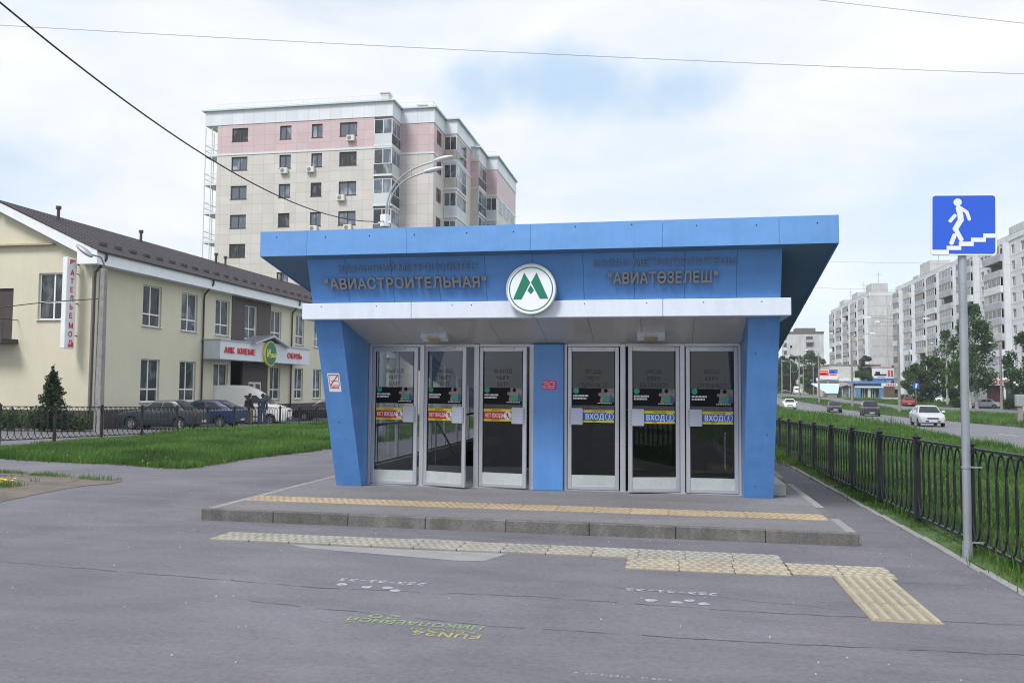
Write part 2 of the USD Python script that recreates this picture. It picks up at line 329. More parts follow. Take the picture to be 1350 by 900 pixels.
mat('blue_panel', (0.120, 0.295, 0.625), 0.38, 0.035, 0.5, 0.04, 12, 0.0, streak=0.10, rnd=0.03, wave=.02)
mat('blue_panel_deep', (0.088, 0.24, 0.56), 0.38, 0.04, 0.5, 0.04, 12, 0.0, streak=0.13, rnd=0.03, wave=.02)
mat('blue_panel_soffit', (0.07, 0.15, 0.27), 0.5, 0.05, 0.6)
mat('white_panel', (0.64, 0.69, 0.79), 0.4, 0.03, 0.6, 0.04, 15, 0.0, streak=0.09, rnd=0.015)
mat('ceiling_panel', (0.46, 0.455, 0.45), 0.25, 0.05, 0.8, 0.05, 15, rnd=0.02)
mat('aluminium', (0.50, 0.51, 0.55), 0.38, 0.06, 2.0, 0.08, 30, 0.0, metal=0.55)
mat('dark_gap', (0.02, 0.02, 0.022), 0.9, 0.2)
mat('kick_panel', (0.44, 0.48, 0.48), 0.5, 0.06, 3, 0.1, 20, streak=0.1)
mat('plate_grey', (0.44, 0.47, 0.56), 0.45, 0.04, 3)
mat('letter_steel', (0.24, 0.235, 0.235), 0.4, 0.1, 4, metal=0.3)
mat('letter_dull', (0.15, 0.20, 0.30), 0.45, 0.08, 4, metal=0.2)
mat('logo_white', (0.74, 0.77, 0.82), 0.35, 0.02, 2)
mat('logo_green', (0.004, 0.17, 0.105), 0.4, 0.05, 3)
mat('rim_steel', (0.55, 0.53, 0.52), 0.35, 0.05, 3, metal=0.6)
mat('granite_dark', (0.045, 0.045, 0.05), 0.35, 0.25, 3, 0.35, 60)
mat('granite_pale', (0.40, 0.41, 0.40), 0.6, 0.15, 2, 0.3, 70, streak=0.15)
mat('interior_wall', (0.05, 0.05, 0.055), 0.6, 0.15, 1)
mat('black_print', (0.010, 0.011, 0.013), 0.8, 0.1, spec=0.15)
mat('glass_print', (0.022, 0.024, 0.026), 0.6, 0.1)
mat('white_print', (0.72, 0.73, 0.76), 0.5, 0.05)
mat('red_print', (0.50, 0.025, 0.025), 0.45, 0.06)
mat('yellow_print', (0.72, 0.56, 0.03), 0.45, 0.06)
mat('blue_print', (0.03, 0.15, 0.46), 0.45, 0.06)
mat('green_print', (0.02, 0.30, 0.17), 0.45, 0.06)
mat('magenta_print', (0.45, 0.035, 0.11), 0.45, 0.08)
mat('skin_print', (0.30, 0.19, 0.14), 0.5, 0.2, 30)
mat('grey_print', (0.20, 0.20, 0.21), 0.5, 0.5, 25)
mat('navy_print', (0.05, 0.09, 0.20), 0.5, 0.3, 25)
mat('lamp_lens', (0.42, 0.34, 0.22), 0.3, 0.1, 8)
for nm, c_ in (('tile_yellow', (0.355, 0.275, 0.175)), ('tile_worn', (0.275, 0.262, 0.228)), ('tile_cream', (0.325, 0.288, 0.220))): mat(nm + '_base', c_, 0.9, 0.14, 2.0, 0.3, 50, 0.3, rnd=0.06)
mat('tile_dirt', (0.30, 0.26, 0.19), 0.9, 0.2, 3.0, 0.3, 40, 0.3)
mat('chrome', (0.7, 0.7, 0.7), 0.15, 0.03, metal=1.0)
mat('black_iron', (0.012, 0.014, 0.018), 0.42, 0.25, 3, 0.3, 30)
mat('galvanised', (0.36, 0.38, 0.42), 0.42, 0.10, 3, 0.12, 40, metal=0.45, streak=0.1)
mat('sign_blue', (0.018, 0.10, 0.60), 0.35, 0.03, 2)
mat('sign_white', (0.72, 0.75, 0.80), 0.35, 0.03, 2)
glass('door_glass', (0.74, 0.77, 0.79), 1.45)
glass('side_glass', (0.97, 0.98, 0.98), 1.4)

# ------------------------------------------------------------------ ground, paving, road
STAIR = sbox(-5.0, 17.2, 1.1, 25.6)
def structure(name, m, material, smooth=False):
    v, f = m.arrays(); path = '/World/' + numbered('/World', name)
    g = usdkit.mesh(stage, path, trimesh.Trimesh(v, f, process=False), LOOKS[material], smooth=smooth); tag(g.GetPrim(), kind='structure'); return path
structure('ground', draped(sbox(-480, -30, 480, 620).difference(STAIR), -0.05), 'far_turf')
plaza_poly = sbox(-26.55, -14, 3.0, 80).union(sbox(-40, -14, -26, 34.4)).difference(STAIR)
plaza = Thing('plaza', None, None, kind='structure')
plaza.part('paving', draped(plaza_poly, 0.0), 'asphalt')
rng = random.Random(7)
def jag(pts, w, seed, off=0.003):
    r = random.Random(seed); mb = MB(); L = []
    for (a, b) in zip(pts[:-1], pts[1:]):
        n = max(2, int(math.dist(a, b) / 0.12))
        for i in range(n): t = i / n; L.append((a[0] + (b[0] - a[0]) * t + r.uniform(-.008, .008), a[1] + (b[1] - a[1]) * t + r.uniform(-.014, .014)))
    for p, q in zip(L[:-1], L[1:]):
        if r.random() < 0.05: continue
        h = w * r.uniform(0.15, 0.8) / 2
        mb.quad((p[0], p[1] - h, gz(p[1]) + off), (q[0], q[1] - h, gz(q[1]) + off), (q[0], q[1] + h, gz(q[1]) + off), (p[0], p[1] + h, gz(p[1]) + off))
    return mb
for i, (pts, w) in enumerate([([(-7.2, 7.35), (-2.95, 6.96), (-1.15, 7.06), (0.7, 6.95), (2.9, 7.0)], 0.016), ([(-3.4, 6.42), (-1.28, 6.13), (0.4, 6.12), (2.2, 6.2), (3.0, 6.25)], 0.016),
                              ([(-0.5, 7.55), (1.5, 7.15)], 0.009), ([(2.0, 8.3), (2.95, 8.35)], 0.012), ([(-10.2, 14.1), (-9.2, 14.9), (-8.6, 15.6)], 0.02), ([(-7.5, 10.4), (-6.2, 9.5)], 0.012)]):
    plaza.part('seam', jag(pts, w, i), 'bitumen')
edging = Thing('path_edging', None, None, loc=(3.05, 0, 0), kind='structure')
for i in range(46):
    y = -3 + i * 1.0; z = float(gz(y + .5)); e = rng.uniform(-.006, .006)
    edging.part('edging_stone', MB().cbox(3.0 + e, 3.085 + e, y + .004, y + .996, z - 0.1, z + 0.022 + rng.uniform(-.008, .008), 0.008), 'mortar')

ROAD_N = [(10.6, -14), (11.0, 20), (11.2, 30), (11.9, 39), (13.1, 52), (14.3, 80), (15.5, 129), (16, 180), (12, 330)]
ROAD_F = [(17, 330), (24.5, 190), (24.6, 150), (24.9, 120), (25.2, 104), (24.7, 79), (23.7, 62), (22.6, 40), (22, -14)]
road = Thing('road', None, None, kind='structure')
road.part('carriageway', draped(Polygon(ROAD_N + ROAD_F), -0.02), 'road_asphalt')
mk = MB()
for y in range(14, 150, 8):
    x0 = float(np.interp(y, [0, 40, 60, 100, 150], [16.5, 16.9, 18.2, 19.9, 20.2])); x1 = float(np.interp(y + 3, [0, 40, 60, 100, 150], [16.5, 16.9, 18.2, 19.9, 20.2]))
    mk.quad((x0 - .07, y, gz(y) - .012), (x0 + .07, y, gz(y) - .012), (x1 + .07, y + 3, gz(y + 3) - .012), (x1 - .07, y + 3, gz(y + 3) - .012))
road.part('lane_marking', mk, 'road_paint')
for side, line in (('near', ROAD_N[:-1]), ('far', ROAD_F[1:])):
    mb = MB()
    for (a, b) in zip(line[:-1], line[1:]):
        s = -1 if side == 'near' else 1
        for (p, q) in [((a[0], a[1]), (b[0], b[1]))]:
            n = max(1, int(abs(q[1] - p[1]) / 12))
            for i in range(n):
                u = [(p[0] + (q[0] - p[0]) * t, p[1] + (q[1] - p[1]) * t) for t in (i / n, (i + 1) / n)]
                mb.obar((u[0][0] + s * .07, u[0][1], float(gz(u[0][1])) + .03), (u[1][0] + s * .07, u[1][1], float(gz(u[1][1])) + .03), .15, .2)
    road.part('kerb', mb, 'kerb_granite')
far_road = draped(Polygon([(22, 330), (31, 190), (29.6, 152), (31.5, 122), (37, 118), (42, 111), (60, 106), (130, 100), (130, 124), (60, 129), (46, 136), (38, 146), (37, 160), (37, 195), (30, 330)]), -0.015)
structure('far_road', far_road, 'road_asphalt')
structure('far_footpath', draped(Polygon([(24.4, 72.0), (30, 95), (46, 97), (90, 84), (90, 87), (46, 100.5), (29, 98.5), (24.6, 76)]), -0.02), 'mortar')

# lawns and the bare soil patch
def hnoise(x, y, s, seed): return float(meshkit.noise(np.array([x * s, y * s, 0.37]), seed))
def lawn_left_h(x, y):
    e = min(1.0, LAWN_L.exterior.distance(Point(x, y)) / 2.2); return 0.006 + 0.13 * e + 0.10 * (hnoise(x, y, .5, 3) - .5) * e
LAWN_L = Polygon([(-10.75, 17.25), (-10.85, 20.3), (-10.6, 25), (-10.5, 60), (-19.55, 60), (-19.55, 19.6), (-17, 18.65), (-13.5, 17.9)])
LAWN_L2 = Polygon([(-19.55, 19.6), (-19.55, 60), (-19.9, 60), (-19.9, 21), (-26, 24), (-40, 27), (-40, 24.5)])
LAWN_R = Polygon([(3.09, -4)] + [(x - .14, y) for x, y in ROAD_N[1:8] if y < 175] + [(15.6, 150), (3.09, 150)])
def lawn_right_h(x, y):
    e = min(1.0, max(0.0, (x - 3.1) / .8)) * min(1.0, max(0, 0.25 + (x * -1 + np.interp(y, [p[1] for p in ROAD_N[:8]], [p[0] for p in ROAD_N[:8]])) / 3.0)); return 0.012 + 0.10 * e + 0.07 * (hnoise(x, y, .6, 5) - .5) * e
structure('lawn', bumpy(LAWN_L, lawn_left_h, 0.9), 'turf', 30)
structure('lawn', bumpy(LAWN_L2, lambda x, y: 0.03, 4.0), 'turf')
structure('lawn', bumpy(LAWN_R, lawn_right_h, 1.3), 'turf', 30)
SOIL = Polygon([(-10.2, 13.95), (-10.3, 14.42), (-12.3, 15.15), (-14, 15.4), (-20, 17.0), (-26, 19.5), (-26, 4), (-14, 7), (-10.9, 9.5), (-10.05, 11.1), (-10.35, 12.6), (-10.45, 13.4)])
structure('bare_soil', bumpy(SOIL, lambda x, y: 0.006 + 0.05 * hnoise(x, y, 1.1, 9) * min(1, max(0, SOIL.exterior.distance(Point(x, y)))), 0.6), 'soil', 30)

# ------------------------------------------------------------------ entrance platform with kerb stones and tactile tiles
PX0, PX1, PY0, PY1 = -6.14, 2.16, 10.25, 27.0
plat = Thing('platform', None, None, loc=((PX0 + PX1) / 2, PY0, 0), kind='structure')
plat.part('paving', MB().prism(sbox(PX0 + .12, PY0 + .12, PX1 - .12, PY1).difference(STAIR), -0.3, 0.118, 'z'), 'platform_asphalt')
n = 8; w = (PX1 - PX0) / n
for i in range(n):
    e = rng.uniform(-.004, .004)
    plat.part('kerb_stone', MB().cbox(PX0 + i * w + .003, PX0 + (i + 1) * w - .003, PY0 + e, PY0 + .119, -.1, .124 + e * .5, .008), 'kerb_granite')
for sx in (PX0, PX1 - .117):
    for i in range(16):
        y = PY0 + .122 + i * 1.03
        plat.part('kerb_stone', MB().cbox(sx, sx + .117, y + .003, y + 1.027, -.35, .122 + rng.uniform(-.003, .003), .008), 'mortar' if rng.random() < .6 else 'kerb_granite')
def blister_tile(T, x0, y0, s, z, m, sy=None, n=5, ribs=False):
    sy = sy or s; mb = MB(); base = MB().cbox(x0 + .003, x0 + s - .003, y0 + .003, y0 + sy - .003, z - .04, z + .006, .004)
    if ribs:
        for i in range(6):
            x = x0 + s * (i + .5) / 6; mb.prism([(x - .026, z + .005), (x + .026, z + .005), (x + .017, z + .021), (x - .017, z + .021)], y0 + .008, y0 + sy - .008, 'y')
    else:
        for i in range(n):
            for j in range(n):
                cx, cy, r = x0 + s * (i + .3 + .4 * (j % 2)) / n, y0 + sy * (j + .5) / n, s * .34 / n
                q = [(cx + r * a, cy + r * b, z + .005) for a, b in ((-1, -1), (1, -1), (1, 1), (-1, 1))] + [(cx + .55 * r * a, cy + .55 * r * b, z + .010) for a, b in ((-1, -1), (1, -1), (1, 1), (-1, 1))]
                mb.add(q, [(4, 5, 6, 7), (0, 1, 5, 4), (1, 2, 6, 5), (2, 3, 7, 6), (3, 0, 4, 7)])
    p = T.part('ribbed_tile' if ribs else 'tactile_tile', base, 'tile_dirt' if ribs else m + '_base'); T.part('relief', mb, m, under=p, kind='stuff')
for i in range(16):
    blister_tile(plat, -6.0 + i * .5, 11.2 + rng.uniform(-.004, .004), .498, .122, 'tile_yellow')
tact = Thing('tactile_strip', None, None, loc=(-1.9, 9.1, 0), kind='structure')
for i in range(13):
    blister_tile(tact, -5.2 + i * .4885, 8.88 + rng.uniform(-.006, .006), .485, .004, 'tile_worn')
for i in range(3):
    blister_tile(tact, -.42 + i * .525, 8.34 + rng.uniform(-.004, .004), .52, .004, 'tile_cream', .53)
for i in range(2):
    blister_tile(tact, 1.165 + i * .475, 8.41 + rng.uniform(-.004, .004), .47, .004, 'tile_cream', .53)
for j in range(3):
    blister_tile(tact, 1.52, 6.86 + j * .515, .53, .004, 'tile_cream', .51, ribs=True)
tact.part('mortar_patch', draped(Polygon([(-4.2, 8.84), (-3.9, 8.66), (-2.1, 8.36), (-1.85, 8.42), (-1.7, 8.86)]), .002), 'mortar')
rs_ = random.Random(12)
def smear(cx, cy, w, d, m, turn=0.0):
    a = np.arange(14) * 2 * np.pi / 14; p = affinity.rotate(Polygon([(w * math.cos(q) * rs_.uniform(.55, 1.2), d * math.sin(q) * rs_.uniform(.55, 1.2)) for q in a]).buffer(.02), turn)
    plaza.part('worn_patch', draped(affinity.translate(p, cx, cy), .0018), m)
for q in ((-7.3, 9.6, .75, .14, 'scuff', -4), (-5.9, 10.0, .5, .1, 'scuff', 3), (-2.6, 9.75, 1.1, .09, 'scuff', 0), (.9, 7.9, .35, .3, 'scuff', 20), (-1.6, 5.6, .25, .12, 'scuff', 60), (1.9, 5.4, .5, .2, 'scuff', 10), (-6.5, 13.4, .9, .25, 'scuff', 15), (-8.3, 12.2, .6, .2, 'scuff', -10)): smear(*q)
tact.part('mortar_patch', draped(Polygon([(-3.1, 9.4), (-2.4, 9.38), (-2.2, 9.52), (-2.9, 9.56)]), .002), 'mortar')

# painted advertising stencils, read from the far side
def stencil(name, rows, label, loc):
    t = Thing(name, label, 'painted stencil', loc=(loc[0], loc[1], 0.0))
    for text, h, (x, y), width, m, bold in rows:
        mb = MB()
        for v, f in lettering(text, h, (x, y, .0035), (-1, 0.03, 0), (0, -1, 0), 0.0006, bold, width): mb.add(v, f)
        t.part('lettering', mb, m)
    return t
def blobs(t, pts, r=.052):
    for (x, y) in pts:
        a = np.arange(9) * 2 * np.pi / 9; p = Polygon([(x + 1.0 * r * math.cos(q) * rng.uniform(.8, 1.2), y + .8 * r * math.sin(q) * rng.uniform(.8, 1.2)) for q in a])
        t.part('paint_spot', draped(p, .0035), 'stencil_white')
s1 = stencil('pavement_stencil', [('233-31-33', .085, (-2.13, 7.32), .84, 'stencil_white', True)], 'white phone number stencil with four white spots, on the asphalt at left', (-2.55, 7.15))
blobs(s1, [(-2.87, 7.12), (-2.62, 7.07), (-2.43, 7.09), (-2.33, 7.0)])
s2 = stencil('pavement_stencil', [('233-31-33', .075, (.42, 7.50), .80, 'stencil_white', True)], 'white phone number stencil with four white spots, below the cream tactile tiles', (0.03, 7.42))
blobs(s2, [(-.15, 7.14), (.06, 7.12), (.17, 7.2), (.28, 7.12)])
stencil('pavement_stencil', [('FUN24', .10, (-1.30, 5.88), .52, 'stencil_yellow', True), ('КВЕСТЫ', .05, (-1.36, 5.95), .5, 'stencil_green', False), ('НИКОЛАЕВНОЙ', .10, (-1.33, 6.10), 1.08, 'stencil_green', True),
                             ('20', .10, (-2.0, 6.24), .28, 'stencil_green', True)], 'green and yellow upside-down advertising stencil on the asphalt', (-1.8, 6.0))
s4 = Thing('pavement_stencil', 'faint row of white painted letters on the asphalt nearest the camera', 'painted stencil', loc=(-.27, 5.23, 0))
fm = MB(); x = -.58
while x < .03:
    wq = rng.uniform(.012, .03)
    if abs(x + .2) > .03: fm.quad(*[(a, b, .0035) for a, b in ((x, 5.21), (x + wq, 5.21), (x + wq, 5.21 + rng.uniform(.02, .05)), (x, 5.25))])
    x += wq + .014
s4.part('lettering', fm, 'stencil_faint')

# ------------------------------------------------------------------ metro entrance pavilion
PV = Thing('metro_pavilion', 'light blue metro entrance pavilion with sloping roof, white band and six glass doors', 'metro entrance', loc=(-1.96, 13.3, 0.12))
LEAN = .373
def yl(z): return 13.3 - LEAN * (z - .12)              # the leaning front plane
def prism_x(poly, a, b): return MB().prism(poly, a, b, 'x')
for a, b in ((-5.49, -5.05), (1.135, 1.57)):
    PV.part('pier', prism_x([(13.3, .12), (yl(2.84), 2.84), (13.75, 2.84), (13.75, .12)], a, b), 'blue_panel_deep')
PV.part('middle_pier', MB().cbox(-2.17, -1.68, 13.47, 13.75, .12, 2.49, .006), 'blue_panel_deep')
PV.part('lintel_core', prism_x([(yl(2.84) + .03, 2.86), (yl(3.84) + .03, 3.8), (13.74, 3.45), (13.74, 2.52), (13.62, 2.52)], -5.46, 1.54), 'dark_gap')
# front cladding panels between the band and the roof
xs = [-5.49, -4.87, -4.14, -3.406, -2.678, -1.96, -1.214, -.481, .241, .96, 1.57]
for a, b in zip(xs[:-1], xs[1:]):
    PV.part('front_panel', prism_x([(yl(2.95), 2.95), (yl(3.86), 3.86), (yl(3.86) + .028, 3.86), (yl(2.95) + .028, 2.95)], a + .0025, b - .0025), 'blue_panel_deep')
# white band
bx = [-5.62, -3.84, -1.96, -.07, 1.70]
for a, b in zip(bx[:-1], bx[1:]):
    PV.part('band_panel', MB().cbox(a + .002, b - .002, 12.10, 12.34, 2.812, 3.062, .008), 'white_panel')
PV.part('band_return', MB().cbox(-5.62, -5.5, 12.345, 13.7, 2.812, 3.062, .008), 'white_panel')
PV.part('band_return', MB().cbox(1.58, 1.70, 12.345, 13.7, 2.812, 3.062, .008), 'white_panel')
# sloping ceiling of the porch, in panels
cx = [-5.05, -4.27, -3.5, -2.72, -1.95, -1.18, -.4, .38, 1.135]
for a, b in zip(cx[:-1], cx[1:]):
    PV.part('ceiling_panel', prism_x([(12.345, 2.815), (13.6, 2.5), (13.6, 2.52), (12.345, 2.838)], a + .0025, b - .0025), 'ceiling_panel')
for X in (-3.745, -.26):
    lp = PV.part('ceiling_light', prism_x([(12.95, 2.575), (13.15, 2.525), (13.18, 2.62), (13.0, 2.665)], X - .21, X + .21), 'white_panel')
    PV.part('lamp_window', prism_x([(12.944, 2.60), (12.944, 2.57), (13.14, 2.521), (13.14, 2.53), (12.96, 2.60)], X - .1, X + .1), 'lamp_lens', under=lp)
# roof: a slab falling to the rear, blue fascia all round
RX0, RX1, RY0, SL = -6.17, 2.28, 11.75, .185
def zr(y, top): return (4.14 if top else 3.757) - SL * (y - RY0)
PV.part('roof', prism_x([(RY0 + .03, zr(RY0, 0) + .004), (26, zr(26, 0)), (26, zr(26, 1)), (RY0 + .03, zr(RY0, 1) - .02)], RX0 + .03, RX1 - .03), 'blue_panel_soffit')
fx = [RX0, -5.40, -3.82, -1.95, -.07, 1.50, RX1]
for a, b in zip(fx[:-1], fx[1:]):
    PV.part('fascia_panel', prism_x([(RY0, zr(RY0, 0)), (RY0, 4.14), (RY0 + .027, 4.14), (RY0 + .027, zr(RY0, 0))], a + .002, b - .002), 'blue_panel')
fy = np.linspace(RY0 + .03, 26, 9)
for X0, X1 in ((RX0, RX0 + .027), (RX1 - .027, RX1)):
    for a, b in zip(fy[:-1], fy[1:]):
        PV.part('fascia_panel', prism_x([(a + .002, zr(a, 0)), (b - .002, zr(b, 0)), (b - .002, zr(b, 1)), (a + .002, zr(a, 1))], X0, X1), 'blue_panel')
for X in (-5.9, -5.1, -4.4, -3.7, -2.9, -2.2, -1.3, -.5, .4, 1.2, 2.0):
    PV.part('screw', MB().tm(trimesh.creation.icosphere(1, .009).apply_translation((X, RY0 - .002, 4.06 + .03 * math.sin(X * 9)))), 'dark_gap')
for X in (-5.3, -4.4, -3.2, -2.9, -1.2, -.3, .5, 1.3):
    PV.part('screw', MB().tm(trimesh.creation.icosphere(1, .008).apply_translation((X, 12.098, 3.01))), 'dark_gap')
for X, z in ((-5.1, 2.4), (-5.3, 1.2), (1.25, 2.3), (1.45, 1.1), (1.3, .3)):
    PV.part('screw', MB().tm(trimesh.creation.icosphere(1, .008).apply_translation((X, yl(z) - .002, z))), 'dark_gap')
# station lettering, each letter a piece
def on_front(text, h, x, z, width, m, depth, bold=False):
    up = np.array([0, -LEAN, 1.0]); up /= np.linalg.norm(up)
    for v, f in lettering(text, h, (x, yl(z) - .022, z), (1, 0, 0), up, depth, bold, width): PV.part('letter', (v, f), m)
on_front('КАЗАНСКИЙ МЕТРОПОЛИТЕН', .105, -4.98, 3.535, 2.19, 'letter_dull', .012)
on_front('"АВИАСТРОИТЕЛЬНАЯ"', .165, -5.25, 3.285, 2.60, 'letter_steel', .03, True)
on_front('КАЗАН МЕТРОПОЛИТЕНЫ', .105, -1.07, 3.54, 2.03, 'letter_dull', .012)
on_front('"АВИАТӨЗЕЛЕШ"', .165, -.87, 3.30, 1.58, 'letter_steel', .03, True)

# doors
def printed(quadpts, mb=None):
    return (mb or MB()).quad(*quadpts)
def disc(cx, y, cz, r, n=20):
    a = np.arange(n) * 2 * np.pi / n
    v = np.column_stack([cx + r * np.cos(a), np.full(n, y), cz + r * np.sin(a)]); f = [(0, i, i + 1) for i in range(1, n - 1)]
    return MB().add(v, f)
def walker(cx, y, cz, h):
    """A little walking pictogram of height h on a plane facing -Y."""
    mb = MB(); k = h
    mb.add(*disc(cx + .02 * k, y, cz + .42 * k, .09 * k, 10).arrays())
    for (a, b, w) in (((0, .3), (0, -.02), .15), ((0, -.02), (-.2, -.45), .1), ((0, 0), (.12, -.22), .1), ((.12, -.22), (.12, -.48), .09), ((-.02, .27), (-.2, .02), .07), ((.02, .27), (.2, .06), .07)):
        a, b = np.array(a) * k, np.array(b) * k; d = b - a; nn = np.array([-d[1], d[0]]) / np.linalg.norm(d) * w * k / 2
        mb.quad(*[(cx + p[0], y, cz + p[1]) for p in (a - nn, b - nn, b + nn, a + nn)])
    return mb
def make_door(x0, x1, hinge_left, angle, entry):
    """A leaf built closed at y = 13.56..13.6 and swung outwards about its hinge."""
    z0, z1, yf, yb = .14, 2.45, 13.56, 13.605
    hx = x0 if hinge_left else x1; a = math.radians(angle) * (-1 if hinge_left else 1); ca, sa = math.cos(a), math.sin(a)
    def swing(mb):
        v, f = mb.arrays(); d = v - [hx, yb, 0]; w = np.column_stack([hx + d[:, 0] * ca - d[:, 1] * sa, yb + d[:, 0] * sa + d[:, 1] * ca, v[:, 2]]); return w, f
    fr = MB().cbox(x0, x0 + .065, yf, yb, z0, z1, .006).cbox(x1 - .065, x1, yf, yb, z0, z1, .006).cbox(x0 + .065, x1 - .065, yf + .002, yb - .002, z1 - .075, z1, .006).cbox(x0 + .065, x1 - .065, yf + .002, yb - .002, z0, z0 + .06, .006)
    d = PV.part('door', swing(fr), 'aluminium')
    gx0, gx1 = x0 + .065, x1 - .065
    def sub(name, mb, m): return PV.part(name, swing(mb), m, under=d)
    sub('door_seal', MB().box(gx0, gx0 + .012, yf + .004, yf + .03, z0 + .24, z1 - .075).box(gx1 - .012, gx1, yf + .004, yf + .03, z0 + .24, z1 - .075), 'dark_gap')
    sub('glass_pane', MB().box(gx0 + .012, gx1 - .012, yf + .018, yf + .026, z0 + .235, z1 - .075), 'door_glass')
    sub('kick_panel', MB().box(gx0, gx1, yf + .010, yb - .01, z0 + .06, z0 + .235), 'kick_panel')
    y = yf + .0165
    # poster: dark with a green badge, two lines of unreadable white type and three figures at right
    L, R = gx0 + .013, gx1 - .013; W = R - L
    sub('poster', MB().quad((L, y, 1.50), (R, y, 1.50), (R, y, 1.775), (L, y, 1.775)), 'black_print')
    q = y - .0015
    sub('poster_badge', disc(L + .085 * W, q, 1.735, .048, 16), 'green_print')
    r = random.Random(3); t = MB()
    for zz, cnt, wd in ((1.655, 11, .37), (1.612, 9, .33)):
        for i in range(cnt):
            xa = L + .02 * W + wd * W * i / cnt; t.quad(*[(p, q, s) for p, s in ((xa, zz - .014), (xa + wd * W / cnt * r.uniform(.55, .85), zz - .014), (xa + wd * W / cnt * r.uniform(.5, .85), zz + .016), (xa, zz + .014))])
    for i in range(9): xa = L + W * (.60 + .04 * i); t.quad(*[(p, q, s) for p, s in ((xa, 1.53), (xa + .026 * W, 1.53), (xa + .024 * W, 1.545), (xa, 1.545))])
    sub('poster_lettering', t, 'white_print')
    sub('poster_backdrop', MB().quad(*[(p, q, s) for p, s in ((L + .66 * W, 1.555), (R, 1.555), (R, 1.772), (L + .70 * W, 1.772))]), 'grey_print')
    q2 = q - .0012
    sub('poster_figures', MB().add(*disc(L + .80 * W, q2, 1.705, .042, 12).arrays()).add(*disc(L + .655 * W, q2, 1.68, .028, 10).arrays()).add(*disc(L + .70 * W, q2, 1.575, .03, 10).arrays()), 'skin_print')
    sub('poster_figures', MB().quad(*[(p, q2, s) for p, s in ((L + .72 * W, 1.56), (L + .88 * W, 1.56), (L + .86 * W, 1.655), (L + .75 * W, 1.655))]), 'green_print')
    sub('poster_figures', MB().quad(*[(p, q2, s) for p, s in ((L + .885 * W, 1.555), (R, 1.555), (R, 1.62), (L + .90 * W, 1.685))]), 'navy_print')
    sub('poster_figures', MB().add(*disc(L + .80 * W, q2 - .001, 1.738, .033, 12).arrays()), 'black_print')
    # entry / no entry sticker
    A, B = (L, R - .175) if not entry else (L + .175, R)
    W = B - A
    sub('sticker', MB().quad((A, y, 1.222), (B, y, 1.222), (B, y, 1.425), (A, y, 1.425)), 'yellow_print')
    sub('sticker_field', MB().quad((A, q, 1.255), (B, q, 1.255), (B, q, 1.382), (A, q, 1.382)), 'blue_print' if entry else 'red_print')
    lt = MB()
    for v, f in lettering('ВХОД' if entry else 'НЕТ ВХОДА', .085 if entry else .062, (A + (.03 if entry else .02), q2 + .0002, 1.277 if entry else 1.288), (1, 0, 0), (0, 0, 1), .001, True, W * (.62 if entry else .68)): lt.add(v, f)
    sub('sticker_lettering', lt, 'white_print')
    sm = MB()
    for text, zz in ((('ҮТӘРГӘ ЯРЫЙ', 1.393), ('КЕРҮ', 1.230)) if entry else (('КЕРМӘСКӘ', 1.393), ('NO ENTRY', 1.230))):
        for v, f in lettering(text, .022, (A + .28 * W, q2, zz), (1, 0, 0), (0, 0, 1), .0006, False): sm.add(v, f)
    sub('sticker_small_lettering', sm, 'black_print')
    cxx = B - .075
    sub('pictogram_disc', disc(cxx, q - .0006, 1.318, .068, 20), 'white_print')
    if entry: sub('pictogram_field', disc(cxx, q2, 1.318, .058, 20), 'blue_print')
    sub('pictogram', walker(cxx, q2 - .001, 1.318, .10), 'white_print' if entry else 'black_print')
    if not entry: sub('pictogram_bar', MB().quad(*[(cxx + p, q2 - .0018, 1.318 + s) for p, s in ((-.045, .035), (-.035, .045), (.045, -.035), (.035, -.045))]), 'red_print')
    # dim black lettering high on the glass
    hi = MB()
    for text, zz in (zip(('ВХОД', 'КЕРҮ', 'ENTRANCE'), (2.02, 1.91, 1.80)) if entry else zip(('ВЫХОД', 'ЧЫГУ', 'EXIT'), (2.02, 1.91, 1.80))):
        for v, f in lettering(text, .062, ((gx0 + gx1) / 2, y, zz), (1, 0, 0), (0, 0, 1), .0006, False, centre=True): hi.add(v, f)
    sub('glass_lettering', hi, 'glass_print')
    # lock plate
    pa, pb = (R - .17, R + .045) if not entry else (L - .045, L + .17)
    pl = sub('lock_plate', MB().cbox(pa, pb, yf - .028, yf - .002, 1.185, 1.455, .008), 'plate_grey')
    rv = MB(); ex = (pb - .012) if not entry else (pa + .012)
    for i in range(5): rv.box(ex - .005, ex + .005, yf - .031, yf - .0275, 1.21 + i * .05, 1.225 + i * .05)
    sub('rivets', rv, 'dark_gap')
    if entry and x0 > 0:
        sub('pull_handle', MB().tube([(gx1 - .13, yb + .01, .5), (gx1 - .13, yb + .07, .53), (gx1 - .13, yb + .07, 1.05), (gx1 - .13, yb + .01, 1.08)], .014, 8), 'chrome')
    sub('door_closer', MB().cbox(gx0 + .3, gx0 + .55, yf - .03, yf - .002, z1 - .035, z1 - .005, .004), 'aluminium')
for a, b, hl, ang, en in ((-4.985, -4.155, True, 4, False), (-4.045, -3.215, True, 19, False), (-3.095, -2.265, True, 9, False), (-1.615, -.785, False, 2.5, True), (-.66, .17, False, 15, True), (.275, 1.085, False, 3, True)):
    make_door(a, b, hl, ang, en)
for a, b in ((-5.045, -4.992), (-4.135, -4.06), (-3.195, -3.11), (-2.255, -2.175), (-1.675, -1.625), (-.765, -.675), (.185, .262), (1.09, 1.132)):
    PV.part('mullion', MB().cbox(a, b, 13.555, 13.65, .122, 2.5, .006), 'aluminium')
